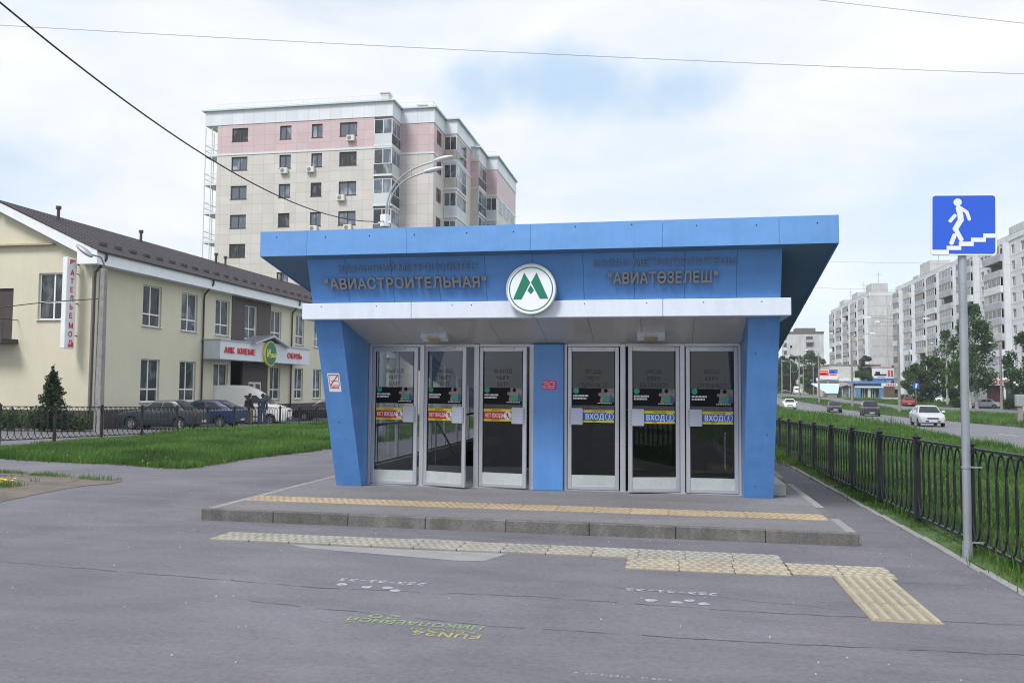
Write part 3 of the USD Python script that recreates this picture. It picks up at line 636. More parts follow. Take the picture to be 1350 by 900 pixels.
for a, b in ((-5.05, -2.17), (-1.68, 1.135)):
    PV.part('door_head', MB().cbox(a, b, 13.6, 13.66, 2.455, 2.515, .004), 'aluminium')
    PV.part('threshold', MB().box(a, b, 13.54, 13.7, .119, .134), 'aluminium')
# glazed side walls under the falling roof, end wall, stair well
for X, s in ((-5.32, -1), (1.40, 1)):
    PV.part('side_plinth', MB().cbox(X - .1, X + .1, 13.76, 25.6, .119, .36, .01), 'granite_pale')
    sy = [13.8, 14.7, 15.9, 17.1, 18.3, 19.5, 20.7, 21.9, 23.1]
    for a, b in zip(sy[:-1], sy[1:]):
        PV.part('side_mullion', MB().box(X - .03, X + .03, a, a + .06, .36, zr(a + .06, 0) - .01), 'aluminium')
        if s > 0: continue
        PV.part('side_glass', prism_x([(a + .06, .40), (b, .40), (b, zr(b, 0) - .06), (a + .06, zr(a, 0) - .06)], X - .006, X + .006), 'side_glass')
    PV.part('side_rail', MB().box(X - .028, X + .028, 13.8, 23.1, .362, .40), 'aluminium')
    PV.part('side_rail', MB().box(X - .0275, X + .0275, 13.86, 23.1, 1.05, 1.10), 'aluminium')
    PV.part('side_wall', prism_x([(23.1, .36), (25.6, .36), (25.6, zr(25.6, 0) - .01), (23.1, zr(23.1, 0) - .01)], X - .05, X + .05), 'blue_panel_deep')
PV.part('end_wall', MB().box(-5.37, 1.45, 25.6, 25.8, .0, zr(25.8, 0) - .01), 'granite_dark')
PV.part('side_ledge', MB().cbox(1.585, 1.80, 13.62, 24.5, .119, .31, .012), 'granite_pale')
PV.part('side_wall', prism_x([(13.86, .40), (23.1, .40), (23.1, zr(23.1, 0) - .06), (13.86, zr(13.86, 0) - .06)], 1.375, 1.42), 'granite_pale')
PV.part('wall_lining', prism_x([(13.86, .40), (23.1, .40), (23.1, zr(23.1, 0) - .06), (13.86, zr(13.86, 0) - .06)], 1.34, 1.372), 'interior_wall')
PV.part('inner_floor', MB().box(-5.2, -2.03, 13.76, 17.2, .119, .128), 'granite_pale'); PV.part('inner_floor', MB().box(-1.81, 1.28, 13.76, 17.2, .119, .128), 'granite_dark')
PV.part('inner_ceiling', prism_x([(13.8, zr(13.8, 0) - .09), (25.5, zr(25.5, 0) - .09), (25.5, zr(25.5, 0) - .06), (13.8, zr(13.8, 0) - .06)], -5.24, -2.03), 'white_panel')
stt = MB()
for i in range(24):
    y = 17.2 + i * .34; z = .12 - (i + 1) * .165; stt.box(-5.0, 1.1, y, y + .34, z - .25, z)
PV.part('stairs', stt, 'granite_dark')
PV.part('stair_wall', MB().box(-5.15, -5.0, 17.2, 25.6, -4.2, .118).box(1.1, 1.25, 17.2, 25.6, -4.2, .118), 'interior_wall')
PV.part('stair_end', MB().box(-5.0, 1.1, 25.45, 25.6, -4.2, .119), 'interior_wall')
PV.part('inner_partition', MB().box(-2.02, -1.82, 13.76, 20.5, .128, 2.4), 'interior_wall')
for X in (-4.9, -2.2):
    PV.part('stair_rail', MB().tube([(X, 16.6, .13), (X, 16.6, 1.05), (X, 17.3, 1.05), (X, 25.2, -2.8)], .022, 8).tube([(X, 17.3, .12), (X, 17.3, 1.05)], .018, 6), 'chrome')
# emblem on the front
LG = Thing('metro_emblem', 'round white metro sign with a green letter M over the white band', 'sign', loc=(-1.975, 11.99, 2.85))
cz, R = 3.22, .37
def ring_y(r0, r1, y0, y1, n=48):
    return Point(-1.975, cz).buffer(r1, n).difference(Point(-1.975, cz).buffer(r0, n)) if r0 else Point(-1.975, cz).buffer(r1, n)
LG.part('disc', MB().prism(ring_y(0, R - .014, 0, 0), 11.968, 12.09, 'y'), 'logo_white')
LG.part('edge', MB().prism(ring_y(R - .0139, R, 0, 0), 11.957, 12.09, 'y'), 'rim_steel')
LG.part('green_ring', MB().prism(ring_y(R - .058, R - .043, 0, 0), 11.964, 11.969, 'y'), 'logo_green')
k = R / 330.0
def lp(x, y): return (-1.975 + (x - 450) * k, cz - (y - 455) * k)
for pts in ([(360, 240), (440, 368), (325, 588), (215, 588)], [(525, 240), (450, 368), (570, 583), (680, 583)], [(445, 400), (490, 470), (478, 490), (445, 520), (420, 490), (405, 478)]):
    LG.part('letter', MB().prism([lp(*p) for p in pts], 11.963, 11.9695, 'y'), 'logo_green')
# paper notices
N1 = Thing('no_smoking_notice', 'white no smoking notice with red diagonal on the left blue pier', 'notice', loc=(-5.29, yl(1.83), 1.69))
up = np.array([0, -LEAN, 1.0]); up /= np.linalg.norm(up); nrm = np.array([0, -1.0, -LEAN]); nrm /= np.linalg.norm(nrm)
def on_pier(u, v, o=.003): return np.array([-5.395 + u * .205, yl(1.69), 1.69]) + up * v * .315 + nrm * o
def pquad(pts, o): return MB().quad(*[on_pier(a, b, o) for a, b in pts])
sheet = MB(); c0 = [on_pier(a, b, .003) for a, b in ((0, 0), (1, 0), (1, 1), (0, 1))]; c1 = [p - nrm * .002 for p in c0]
sheet.add(c0 + c1, [(0, 1, 2, 3), (4, 7, 6, 5), (0, 4, 5, 1), (1, 5, 6, 2), (2, 6, 7, 3), (3, 7, 4, 0)])
N1.part('paper', sheet, 'white_print')
fr = MB()
for q in ([(.08, .88), (.92, .88), (.92, .93), (.08, .93)], [(.08, .32), (.13, .32), (.13, .93), (.08, .93)], [(.87, .32), (.92, .32), (.92, .93), (.87, .93)], [(.08, .32), (.92, .32), (.92, .36), (.08, .36)], [(.12, .36), (.22, .36), (.88, .88), (.78, .88)]):
    fr.add(*pquad(q, .0042).arrays())
for i in range(7): fr.add(*pquad([(.13 + i * .105, .18), (.21 + i * .105, .18), (.20 + i * .105, .28), (.13 + i * .105, .28)], .0042).arrays())
N1.part('red_marks', fr, 'red_print')
N1.part('cigarette', pquad([(.25, .57), (.78, .57), (.78, .61), (.25, .61)], .005), 'grey_print')
N2 = Thing('red_notice', 'small crimson notice plate on the blue middle pier between the doors', 'notice', loc=(-1.91, 13.47, 1.755))
N2.part('plate', MB().box(-2.02, -1.797, 13.464, 13.4695, 1.755, 1.895), 'magenta_print')
nl = MB(); r = random.Random(5)
for zz in (1.87, 1.84, 1.805, 1.78):
    for i in range(10):
        xa = -2.005 + i * .0195
        if r.random() < .82: nl.quad((xa, 13.4625, zz - .007), (xa + r.uniform(.009, .016), 13.4625, zz - .007), (xa + .012, 13.4625, zz + .006), (xa, 13.4625, zz + .006))
N2.part('lettering', nl, 'white_print')
# ------------------------------------------------------------------ palette of the buildings
mat('plaster_cream', (0.58, 0.54, 0.42), 0.85, 0.05, 0.35, 0.06, 25, 0.1, streak=0.045)
mat('plinth_brown', (0.055, 0.042, 0.040), 0.7, 0.15, 1.5, 0.15, 20)
mat('cladding_brown', (0.060, 0.044, 0.042), 0.6, 0.12, 1.2, 0.1, 20)
mat('roof_tile', (0.052, 0.043, 0.052), 0.75, 0.18, 1.0, 0.15, 15)
mat('white_pvc', (0.72, 0.74, 0.77), 0.45, 0.04, 2, streak=0.05)
mat('sill_metal', (0.62, 0.63, 0.65), 0.4, 0.06, 2)
mat('drain_brown', (0.05, 0.035, 0.033), 0.5, 0.1, 2)
mat('reveal_tan', (0.40, 0.33, 0.22), 0.85, 0.1, 2)
mat('canopy_white', (0.58, 0.61, 0.66), 0.5, 0.05, 1, streak=0.08)
mat('canopy_metal', (0.42, 0.45, 0.5), 0.35, 0.08, 2, metal=0.5)
mat('shop_red', (0.50, 0.03, 0.035), 0.4, 0.06)
mat('shop_green', (0.015, 0.11, 0.07), 0.4, 0.06)
mat('shop_yellow', (0.72, 0.62, 0.12), 0.45, 0.05)
mat('pole_concrete', (0.27, 0.255, 0.25), 0.9, 0.2, 3, 0.3, 40, 0.4)
mat('lamp_grey', (0.33, 0.35, 0.37), 0.5, 0.1, 3, metal=0.3)
mat('lamp_dark', (0.10, 0.105, 0.11), 0.5, 0.1, 3, metal=0.3)
mat('cable_black', (0.015, 0.015, 0.016), 0.6, 0.1)
mat('wire_grey', (0.22, 0.22, 0.24), 0.6, 0.1)
def paneglass(name, dark, light, scale):
    LOOKS[name] = usdkit.material(stage, '/World/Looks/' + name, {
        'geo': ('geometry', {}), 'mp': ('mapping', {'scale': (1, 1, 0.55)}), 'n': ('noise_texture', {'scale': scale, 'detail': 3.0, 'distortion': 0.6}),
        'r': ('rgb_ramp', {'ramp': [(0.38, dark), (0.52, dark), (0.68, light)]}), 'p': ('principled_bsdf', {'roughness': 0.06, 'specular_ior_level': 0.6})},
        [('geo.position', 'mp.vector'), ('mp.vector', 'n.vector'), ('n.fac', 'r.fac'), ('r.color', 'p.base_color')], surface='p.BSDF')
paneglass('pane_dark', (0.018, 0.023, 0.024), (0.10, 0.11, 0.11), 1.3)
paneglass('pane_curtain', (0.05, 0.055, 0.06), (0.34, 0.36, 0.38), 1.1)
paneglass('pane_sky', (0.10, 0.12, 0.15), (0.34, 0.38, 0.44), 0.9)
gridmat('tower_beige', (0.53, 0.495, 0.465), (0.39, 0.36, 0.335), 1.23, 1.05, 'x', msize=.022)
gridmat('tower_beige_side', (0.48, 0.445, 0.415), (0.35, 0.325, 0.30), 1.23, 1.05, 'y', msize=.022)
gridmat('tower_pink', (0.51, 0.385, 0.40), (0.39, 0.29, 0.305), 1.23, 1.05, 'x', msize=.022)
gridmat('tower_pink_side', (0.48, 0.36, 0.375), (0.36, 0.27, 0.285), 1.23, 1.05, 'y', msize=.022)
gridmat('tower_white', (0.60, 0.625, 0.66), (0.46, 0.48, 0.51), 1.23, 2.2, 'x', msize=.022)
mat('tower_cornice', (0.42, 0.50, 0.54), 0.5, 0.06, 0.4)
mat('tower_trim', (0.58, 0.60, 0.63), 0.5, 0.05, 0.5)
mat('frame_brown', (0.045, 0.03, 0.028), 0.5, 0.1, 2)
mat('frame_red', (0.13, 0.03, 0.025), 0.5, 0.1, 2)
mat('balcony_panel', (0.50, 0.53, 0.55), 0.45, 0.08, 0.5)
mat('balcony_tan', (0.44, 0.41, 0.34), 0.6, 0.1, 1)
mat('ac_white', (0.60, 0.58, 0.54), 0.5, 0.06, 3)

class Wall:
    """A wall plane: u along it, z up, depth d inwards (negative = proud)."""
    def __init__(self, ox, oy, ux, uy, nx, ny): self.o, self.U, self.N = np.array([ox, oy, 0.0]), np.array([ux, uy, 0.0]), np.array([nx, ny, 0.0])
    def map(self, v): v = np.asarray(v, float); return self.o + v[:, :1] * self.U + v[:, 1:2] * [0, 0, 1.0] - v[:, 2:3] * self.N
    def box(self, u0, u1, z0, z1, d0, d1, mb=None):
        mb = mb or MB(); t = MB().box(u0, u1, z0, z1, d0, d1); v, f = t.arrays(); return mb.add(self.map(v), f)
    def sheet(self, u0, u1, z0, z1, holes, d0, d1, mb=None):
        p = Polygon([(u0, z0), (u1, z0), (u1, z1), (u0, z1)])
        for h in holes:
            p = p.difference(sbox(h[0], h[2], h[1], h[3]))
        mb = mb or MB()
        for g in getattr(p, 'geoms', [p]):
            m = trimesh.creation.extrude_polygon(g, d1 - d0, engine='earcut'); v = np.array(m.vertices) + [0, 0, d0]; mb.add(self.map(v), np.array(m.faces))
        return mb
    def text(self, s, h, u, z, d, depth, bold=True, width=None, rev=False, vert=False):
        mb = []
        for v, f in lettering(s, h, (0, 0, 0), (1, 0, 0), (0, 1, 0), depth, bold, width): 
            w = v.copy(); w[:, 0] += u; w[:, 1] += z; w[:, 2] = d - v[:, 2]; mb.append((self.map(w), f))
        return mb

def window(T, W, u0, u1, z0, z1, rec=.14, frame='white_pvc', pane='pane_dark', bars=(), rows=(), fw=.06, sill='sill_metal', sillp=.07):
    """A window in an opening: frame with mullions at the fractions bars / rows, panes and a sill as its pieces."""
    mb = MB()
    W.box(u0, u0 + fw, z0, z1, rec - .03, rec + .04, mb); W.box(u1 - fw, u1, z0, z1, rec - .03, rec + .04, mb)
    W.box(u0 + fw, u1 - fw, z0, z0 + fw, rec - .029, rec + .039, mb); W.box(u0 + fw, u1 - fw, z1 - fw, z1, rec - .029, rec + .039, mb)
    for b in bars: c = u0 + (u1 - u0) * b; W.box(c - fw * .6, c + fw * .6, z0 + fw, z1 - fw, rec - .034, rec + .03, mb)
    for b in rows: c = z0 + (z1 - z0) * b; W.box(u0 + fw, u1 - fw, c - fw * .6, c + fw * .6, rec - .031, rec + .031, mb)
    w = T.part('window', mb, frame)
    us = [0] + list(bars) + [1]; zs = [0] + list(rows) + [1]
    for a, b in zip(us[:-1], us[1:]):
        for c, d in zip(zs[:-1], zs[1:]):
            T.part('pane', W.box(u0 + (u1 - u0) * a + fw * .5, u0 + (u1 - u0) * b - fw * .5, z0 + (z1 - z0) * c + fw * .5, z0 + (z1 - z0) * d - fw * .5, rec, rec + .012), pane, under=w)
    if sill: T.part('sill', W.box(u0 - .05, u1 + .05, z0 - .035, z0 - .002, -sillp, rec - .032), sill, under=w)
    return w

# ------------------------------------------------------------------ black iron fences
def fence(name, label, pts, h0, posts_w, loops, post_drop=.25, zbot=.15, zfun=None):
    T = Thing(name, label, 'fence', loc=(pts[0][0], pts[0][1], float(zfun(pts[0][1]))))
    for (x, y) in pts:
        z = float(zfun(y)); w = posts_w / 2
        mb = MB().cbox(x - w, x + w, y - w, y + w, z - post_drop, z + h0 + .035, .006)
        mb.cbox(x - w * 1.35, x + w * 1.35, y - w * 1.35, y + w * 1.35, z + h0 + .036, z + h0 + .055, .004)
        mb.tm(hull([(x - w * .8, y - w * .8, z + h0 + .055), (x + w * .8, y - w * .8, z + h0 + .055), (x + w * .8, y + w * .8, z + h0 + .055), (x - w * .8, y + w * .8, z + h0 + .055), (x, y, z + h0 + .12)]))
        T.part('post', mb, 'black_iron')
    cnt = 0; rest = MB()
    for (a, b) in zip(pts[:-1], pts[1:]):
        za, zb = float(zfun(a[1])), float(zfun(b[1])); d = np.array([b[0] - a[0], b[1] - a[1], zb - za]); L = np.linalg.norm(d[:2]); A = np.array([a[0], a[1], za])
        m = posts_w / 2 / L
        for zz in (zbot, h0):
            T.part('rail', MB().obar(A + d * m + [0, 0, zz], A + d * (1 - m) + [0, 0, zz], .04, .028), 'black_iron')
        n = loops; pitch = (1 - 2 * m) / n
        for i in range(n):
            # two interlaced lens-shaped bars in every bay, each spanning one and a half pitches
            c = m + pitch * (i + .5); hw = pitch * .72; ph = np.linspace(-math.pi / 2, math.pi / 2, 9)
            zc, hz = (zbot + h0) / 2, (h0 - zbot) / 2 - .012
            for s in (-1, 1):
                P = [A + d * np.clip(c + s * hw * math.cos(q) ** .8 - s * hw * .15, m * .5, 1 - m * .5) + [0, 0, zc + hz * math.sin(q)] for q in ph]
                if cnt < 290: T.part('loop_bar', MB().tube(P, .0105, 4), 'black_iron')
                else: rest.add(*sweep(P, .0105, 4))
                cnt += 1
    if rest.n: T.part('loop_bars', rest, 'black_iron', kind='stuff')
    return T
fence('iron_fence', 'black iron fence of interlaced loops along the right-hand path', [(3.3, y) for y in np.arange(4.05, 60.2, 2.015)], 1.16, .075, 8, zfun=lambda y: gz(y) * 1.35)
fence('iron_fence', 'black iron fence between the left lawn and the parked cars', [(-19.4, y) for y in np.arange(19.14, 58, 2.26)], 1.15, .075, 8, zfun=lambda y: -.02 - .0215 * (y - 21.4) if y < 40 else -.42 + gz(y) - gz(40))

# ------------------------------------------------------------------ underpass road sign
SG = Thing('underpass_sign', 'square blue underpass sign with white walking man and stairs on a galvanised pole', 'road sign', loc=(3.11, 9.64, -.02))
SG.part('pole', MB().tube([(3.11, 9.64, -.2), (3.125, 9.64, 3.75)], .042, 14), 'galvanised', smooth=40)
SG.part('foot', MB().tube([(3.11, 9.64, -.06), (3.11, 9.64, .16)], .052, 14), 'galvanised', smooth=40)
for z in (.16, .95): SG.part('clamp', MB().tube([(3.112, 9.64, z), (3.112, 9.64, z + .02)], .049, 14).box(3.11, 3.27, 9.63, 9.65, z + .002, z + .018), 'galvanised')
SWd, SX, SZ, tilt = .665, 3.125, 3.55, math.radians(-1.2)
def sgm(mb):
    v, f = mb.arrays(); c, s = math.cos(tilt), math.sin(tilt); a = v * 1.0; yw = math.radians(2)
    x, z = a[:, 0] * c - a[:, 2] * s, a[:, 0] * s + a[:, 2] * c
    return np.column_stack([SX + x * math.cos(yw), 9.575 + a[:, 1] + x * math.sin(yw), SZ + z]), f
def rrect(w, h, r): return sbox(-w / 2 + r, -h / 2 + r, w / 2 - r, h / 2 - r).buffer(r, 8)
h = SWd / 2
SG.part('plate', sgm(MB().prism(rrect(SWd, SWd, .045), 0, .014, 'y')), 'sign_white')
SG.part('blue_field', sgm(MB().prism(rrect(SWd - .035, SWd - .035, .032), -.0025, -.0002, 'y')), 'sign_blue')
q = lambda x, y: ((x - 430) / 650 * SWd, (435 - y) / 620 * SWd)
stairs_w = Polygon([q(118, 690), q(262, 690), q(262, 650), q(382, 650), q(382, 607), q(500, 607), q(500, 567), q(620, 567), q(620, 524), q(745, 524), q(745, 568), q(646, 568), q(646, 610), q(526, 610), q(526, 652), q(404, 652), q(404, 692), q(284, 692), q(284, 738), q(118, 738)])
SG.part('stair_symbol', sgm(MB().prism(stairs_w, -.0045, -.0027, 'y')), 'sign_white')
wm = [([(370, 210)], 40), ([(380, 270), (395, 330), (402, 390)], 28), ([(402, 385), (348, 478)], 27), ([(348, 478), (405, 585)], 22), ([(338, 545), (310, 620)], 21), ([(400, 268), (460, 310), (484, 380)], 17), ([(342, 345), (298, 398)], 18)]
wp = None
for pts, r in wm:
    from shapely.geometry import LineString
    g = (Point(*q(*pts[0])) if len(pts) == 1 else LineString([q(*p) for p in pts])).buffer(r / 640 * SWd, 8); wp = g if wp is None else wp.union(g)
wm_mb = MB()
for g in getattr(wp, 'geoms', [wp]): wm_mb.prism(g, -.0045, -.0027, 'y')
SG.part('walking_man', sgm(wm_mb), 'sign_white')
SG.part('bracket', MB().box(SX - .2, SX + .2, 9.59, 9.6, 3.68, 3.72).box(SX - .2, SX + .2, 9.59, 9.6, 3.38, 3.42), 'galvanised')

# ------------------------------------------------------------------ cream two-storey building at the left
XF, YC = -26.6, 34.5
LB = Thing('commercial_building', 'cream two-storey building with dark tiled gable roof and brown plinth', 'building', loc=(XF - 6, YC, -.4))
WS, WG = Wall(XF, 0, 0, 1, 1, 0), Wall(0, YC, 1, 0, 0, -1)
UP = [(38.4, 40.0), (41.85, 43.45), (45.4, 47.0), (48.85, 50.45), (52.45, 54.0), (56.3, 57.7), (59.5, 61.0), (63, 64.5), (66.5, 68)]
LO = [(38.4, 40.0), (41.85, 43.45), (45.35, 47.0), (52.5, 54.0), (56.3, 57.7), (59.5, 61.0), (63, 64.5), (66.5, 68)]
holes = [(a, b, 4.88, 7.02) for a, b in UP] + [(a, b, .95, 3.18) for a, b in LO]
ent = (47.3, 52.2, -.5, 3.4)
LB.part('wall', WS.sheet(YC + .28, 70, .62, 7.9, holes + [ent], 0, .28), 'plaster_cream')
LB.part('plinth', WS.sheet(YC + .28, 70, -1.0, .615, [ent], -.03, .28), 'plinth_brown')
LB.part('brown_panel', WS.sheet(47.25, 52.35, 4.62, 7.55, [(48.85, 50.45, 4.88, 7.02)], -.035, -.002), 'cladding_brown')
for i, (a, b) in enumerate(UP): window(LB, WS, a, b, 4.88, 7.02, pane='pane_curtain' if i else 'pane_dark', bars=(.46,), rows=(.30,), sillp=.1)
for i, (a, b) in enumerate(LO): window(LB, WS, a, b, .95, 3.18, pane='pane_dark', bars=(.46,), rows=(.30,), sillp=.1)
# entrance recess with white doors
LB.part('entrance_recess', WS.box(47.3, 52.2, -.55, 3.45, 1.6, 1.7, WS.box(47.2, 47.3, -.55, 3.45, .281, 1.7, WS.box(52.2, 52.3, -.55, 3.45, .281, 1.7, WS.box(47.3, 52.2, 3.42, 3.5, .281, 1.6)))), 'cladding_brown')
LB.part('entrance_wall', WS.sheet(48.9, 52.19, -.5, 3.4, [(49.7, 51.4, -.5, 2.1)], .05, .2), 'cladding_brown')
for a, b in ((49.7, 50.5), (50.55, 51.4)):
    dr = MB(); WS.box(a, a + .1, -.45, 2.1, .08, .14, dr); WS.box(b - .1, b, -.45, 2.1, .08, .14, dr); WS.box(a + .1, b - .1, 1.98, 2.1, .082, .138, dr); WS.box(a + .1, b - .1, -.45, .2, .082, .138, dr)
    dp = LB.part('door', dr, 'white_pvc'); LB.part('pane', WS.box(a + .1, b - .1, .2, 1.98, .10, .11), 'pane_curtain', under=dp)
# gable end
sl = .46; ridge_x = -31.7
def zroof(x): return 8.02 + sl * (min(XF + .6 - x, 0) * 0 + (XF + .6) - x) if x > ridge_x else 8.02 + sl * ((XF + .6) - ridge_x) - sl * (ridge_x - x)
gp = Polygon([(-36.8, -1), (XF, -1), (XF, 7.75), (ridge_x, zroof(ridge_x) - .25), (-36.8, 7.75)])
gh = [(-29.45, -27.85, 4.88, 7.1), (-31.9, -30.8, 3.95, 6.4)]
gpo = gp.intersection(sbox(-60, .62, 0, 30))
for h_ in gh: gpo = gpo.difference(sbox(h_[0], h_[2], h_[1], h_[3]))
LB.part('gable_wall', MB().prism(gpo, YC, YC + .28, 'y'), 'plaster_cream')
LB.part('plinth', MB().box(-36.8, XF + .03, YC - .03, YC + .25, -1, .615), 'plinth_brown')
window(LB, WG, -29.45, -27.85, 4.88, 7.1, pane='pane_dark', bars=(.5,), rows=(.38,), sillp=.1)
LB.part('balcony_door', WG.box(-31.9, -30.8, 3.95, 6.4, .1, .2), 'plinth_brown')
LB.part('balcony_slab', WG.box(-33.2, -30.45, 3.72, 3.94, -1.0, -.002), 'plinth_brown')
rl = MB()
for x in np.arange(-33.15, -30.4, .3): rl.bar((x, YC - .95, 3.94), (x, YC - .95, 4.85), .012, 5)
rl.bar((-33.2, YC - .95, 4.86), (-30.5, YC - .95, 4.86), .02, 5).bar((-30.5, YC - .95, 4.86), (-30.5, YC, 4.86), .02, 5)
LB.part('balcony_rail', rl, 'black_iron')
LB.part('ledge', MB().box(-34, -28.6, YC - .25, YC - .002, 8.42, 8.5), 'reveal_tan')
# roof: eaves board, barge board, tiled slopes with stepped courses, snow guards, vents
LB.part('eaves_board', MB().box(XF - .2, XF + .58, YC - .45, 70.4, 7.42, 7.5).box(XF + .55, XF + .6, YC - .45, 70.4, 7.42, 8.06), 'white_pvc')
LB.part('barge_board', MB().prism([(XF + .6, 7.42), (XF + .6, 8.04), (ridge_x, zroof(ridge_x) - .02), (ridge_x, zroof(ridge_x) - .42), (XF - .45, 7.98), (XF - .45, 7.42)], YC - .5, YC - .455, 'y'), 'white_pvc')
LB.part('eaves_end', MB().box(XF - .43, XF + .54, YC - .452, YC - .002, 7.505, 7.96), 'white_pvc')
nc = 16
for side in (0,):
    for i in range(nc):
        xa = XF + .66 - i * (5.75 / nc); xb = xa - 5.75 / nc - .03; za, zb = zroof(xa) + .055, zroof(xb) + .03
        poly = [(xa, za), (xa, za - .05), (xb, zb - .05), (xb, zb)]
        ys = np.arange(YC - .55, 70.5, .22); v = []
        for y in ys:
            for dy, dz in ((0, 0), (.055, .026), (.11, .034), (.165, .026)):
                v += [(xa, y + dy, za + dz), (xb, y + dy, zb + dz), (xa, y + dy, za - .05)]
        m = len(ys) * 4; f = []
        for k in range(m - 1):
            f += [(3 * k, 3 * k + 1, 3 * k + 4), (3 * k, 3 * k + 4, 3 * k + 3), (3 * k, 3 * k + 3, 3 * k + 5), (3 * k, 3 * k + 5, 3 * k + 2)]
        LB.part('tile_course', (np.array(v), np.array(f)), 'roof_tile')
LB.part('roof_slope', MB().prism([(ridge_x, zroof(ridge_x)), (-37.5, zroof(-37.5)), (-37.5, zroof(-37.5) - .1), (ridge_x, zroof(ridge_x) - .1)], YC - .5, 70.4, 'y'), 'roof_tile')
LB.part('roof_deck', MB().prism([(XF + .55, zroof(XF + .55) - .02), (ridge_x, zroof(ridge_x) - .02), (ridge_x, zroof(ridge_x) - .1), (XF + .55, zroof(XF + .55) - .1)], YC - .45, 70.3, 'y'), 'roof_tile')
LB.part('gutter', MB().tube([(XF + .69, YC - .5, 8.02), (XF + .69, 70.4, 8.02)], .065, 8), 'drain_brown')
for y in np.arange(YC + 1, 70, 1.15):
    LB.part('snow_guard', MB().box(XF - .5, XF - .38, y, y + .5, zroof(XF - .44) + .07, zroof(XF - .44) + .22), 'roof_tile')
for (y, x) in ((37.0, -30.6), (44.2, -30.9), (52.6, -30.9), (53.5, -30.7), (62.5, -30.9)):
    z = zroof(x); LB.part('roof_vent', MB().tube([(x, y, z), (x, y, z + .62)], .075, 8).tube([(x, y, z + .62), (x, y, z + .78)], .13, 10), 'drain_brown')
for y in (YC + .08, 43.95, 55.5):
    LB.part('downpipe', MB().tube([(XF + .69, y, 7.98), (XF + .66, y, 7.7), (XF + .12, y, 7.1), (XF + .10, y, 6.8), (XF + .10, y, -.3)], .055, 8), 'drain_brown')
# shop fascia over the entrance
CN = Thing('shop_sign', 'long white shop fascia with red lettering and round green badge over the entrance', 'shop sign', loc=(-26, 50, 3.35))
WC = Wall(-25.4, 0, 0, 1, 1, 0)
top = [(43.95, 4.47), (47.6, 4.47), (48.4, 4.62), (51.7, 4.62), (52.4, 4.47), (56.1, 4.47)]
CN.part('fascia', MB().prism(Polygon([(43.95, 3.38), (56.1, 3.38)] + top[::-1]), XF + .005, -25.4, 'x'), 'canopy_white')
CN.part('cap', MB().box(XF + .005, -25.34, 43.9, 47.6, 4.475, 4.53).box(XF + .005, -25.34, 52.4, 56.15, 4.475, 4.53), 'canopy_metal')
CN.part('pediment', MB().prism([(47.5, 4.5), (50.05, 5.12), (52.5, 4.5), (52.4, 4.42), (50.05, 5.0), (47.6, 4.42)], XF + .005, -25.1, 'x'), 'canopy_metal')
CN.part('pediment_board', MB().prism([(47.9, 4.45), (50.05, 4.98), (52.2, 4.45)], -25.5, -25.42, 'x'), 'cladding_brown')
for s, h_, u, w_ in (('АЯК', .34, 44.35, 1.15), ('КИЕМЕ', .34, 45.85, 2.2), ('ОБУВЬ', .34, 52.5, 2.3)):
    for v, f in WC.text(s, h_, u, 3.76, -.004, .05, True, w_): CN.part('letter', (v, f), 'shop_red')
bd = Point(49.85, 3.94).buffer(.80, 24)
bp = CN.part('badge', MB().prism(bd, -25.38, -25.22, 'x'), 'shop_yellow')
CN.part('badge_field', MB().prism(Point(49.85, 3.94).buffer(.74, 24), -25.221, -25.205, 'x'), 'shop_green', under=bp)
WB = Wall(-25.2, 0, 0, 1, 1, 0)
for v, f in WB.text('И', .5, 49.22, 3.7, 0, .02, True) + WB.text('деал', .3, 49.62, 3.7, 0, .02, True, .9): CN.part('badge_letter', (v, f), 'shop_yellow', under=bp)
# vertical tailor's sign on brackets
VS = Thing('vertical_sign', 'tall narrow white sign with red vertical lettering on the gable corner', 'shop sign', loc=(-27.3, 34.0, 3.45))
VS.part('box', MB().cbox(-27.42, -27.17, 33.55, 34.2, 3.47, 7.68, .02), 'white_pvc')
WV = Wall(-27.165, 0, 0, 1, 1, 0)
for i, ch in enumerate('АТЕЛЬЕ'):
    for v, f in WV.text(ch, .25, 33.76, 6.88 - i * .40, 0, .012, True): VS.part('letter', (v, f), 'shop_red')
for i, ch in enumerate('МОД'):
    for v, f in WV.text(ch, .25, 33.75, 4.42 - i * .40, 0, .012, True): VS.part('letter', (v, f), 'shop_red')
VS.part('corner_mark', MB().prism([(33.72, 7.6), (34.1, 7.6), (33.72, 7.36)], -27.169, -27.155, 'x'), 'shop_red')
VS.part('corner_mark', MB().prism([(34.1, 3.55), (34.1, 3.8), (33.74, 3.55)], -27.169, -27.155, 'x'), 'shop_red')
for z in (7.45, 7.0, 5.6, 4.1): VS.part('bracket', MB().bar((-27.3, 34.2, z), (-27.3, YC, z), .025, 6), 'drain_brown')

# ------------------------------------------------------------------ concrete lamp post at the corner
LP = Thing('concrete_lamp_post', 'short grey concrete lamp post with one drooping lamp at the building corner', 'lamp post', loc=(-24.55, 32.6, -.3))
px, py = -24.55, 32.6
LP.part('post', MB().tm(hull([(px - .14, py - .14, -.5), (px + .14, py - .14, -.5), (px + .14, py + .14, -.5), (px - .14, py + .14, -.5), (px - .1, py - .1, 6.95), (px + .1, py - .1, 6.95), (px + .1, py + .1, 6.95), (px - .1, py + .1, 6.95)])), 'pole_concrete')
LP.part('arm', MB().tube([(px, py, 6.5), (px - .02, py, 7.15), (px - .15, py - .05, 7.45), (px - .5, py - .2, 7.55)], .035, 8), 'lamp_dark')
ln = trimesh.creation.icosphere(2, 1.0); ln.apply_scale([.5, .19, .13]); ln.apply_transform(trimesh.transformations.rotation_matrix(.62, [0, 1, 0])); ln.apply_translation((px - .82, py - .25, 7.72))
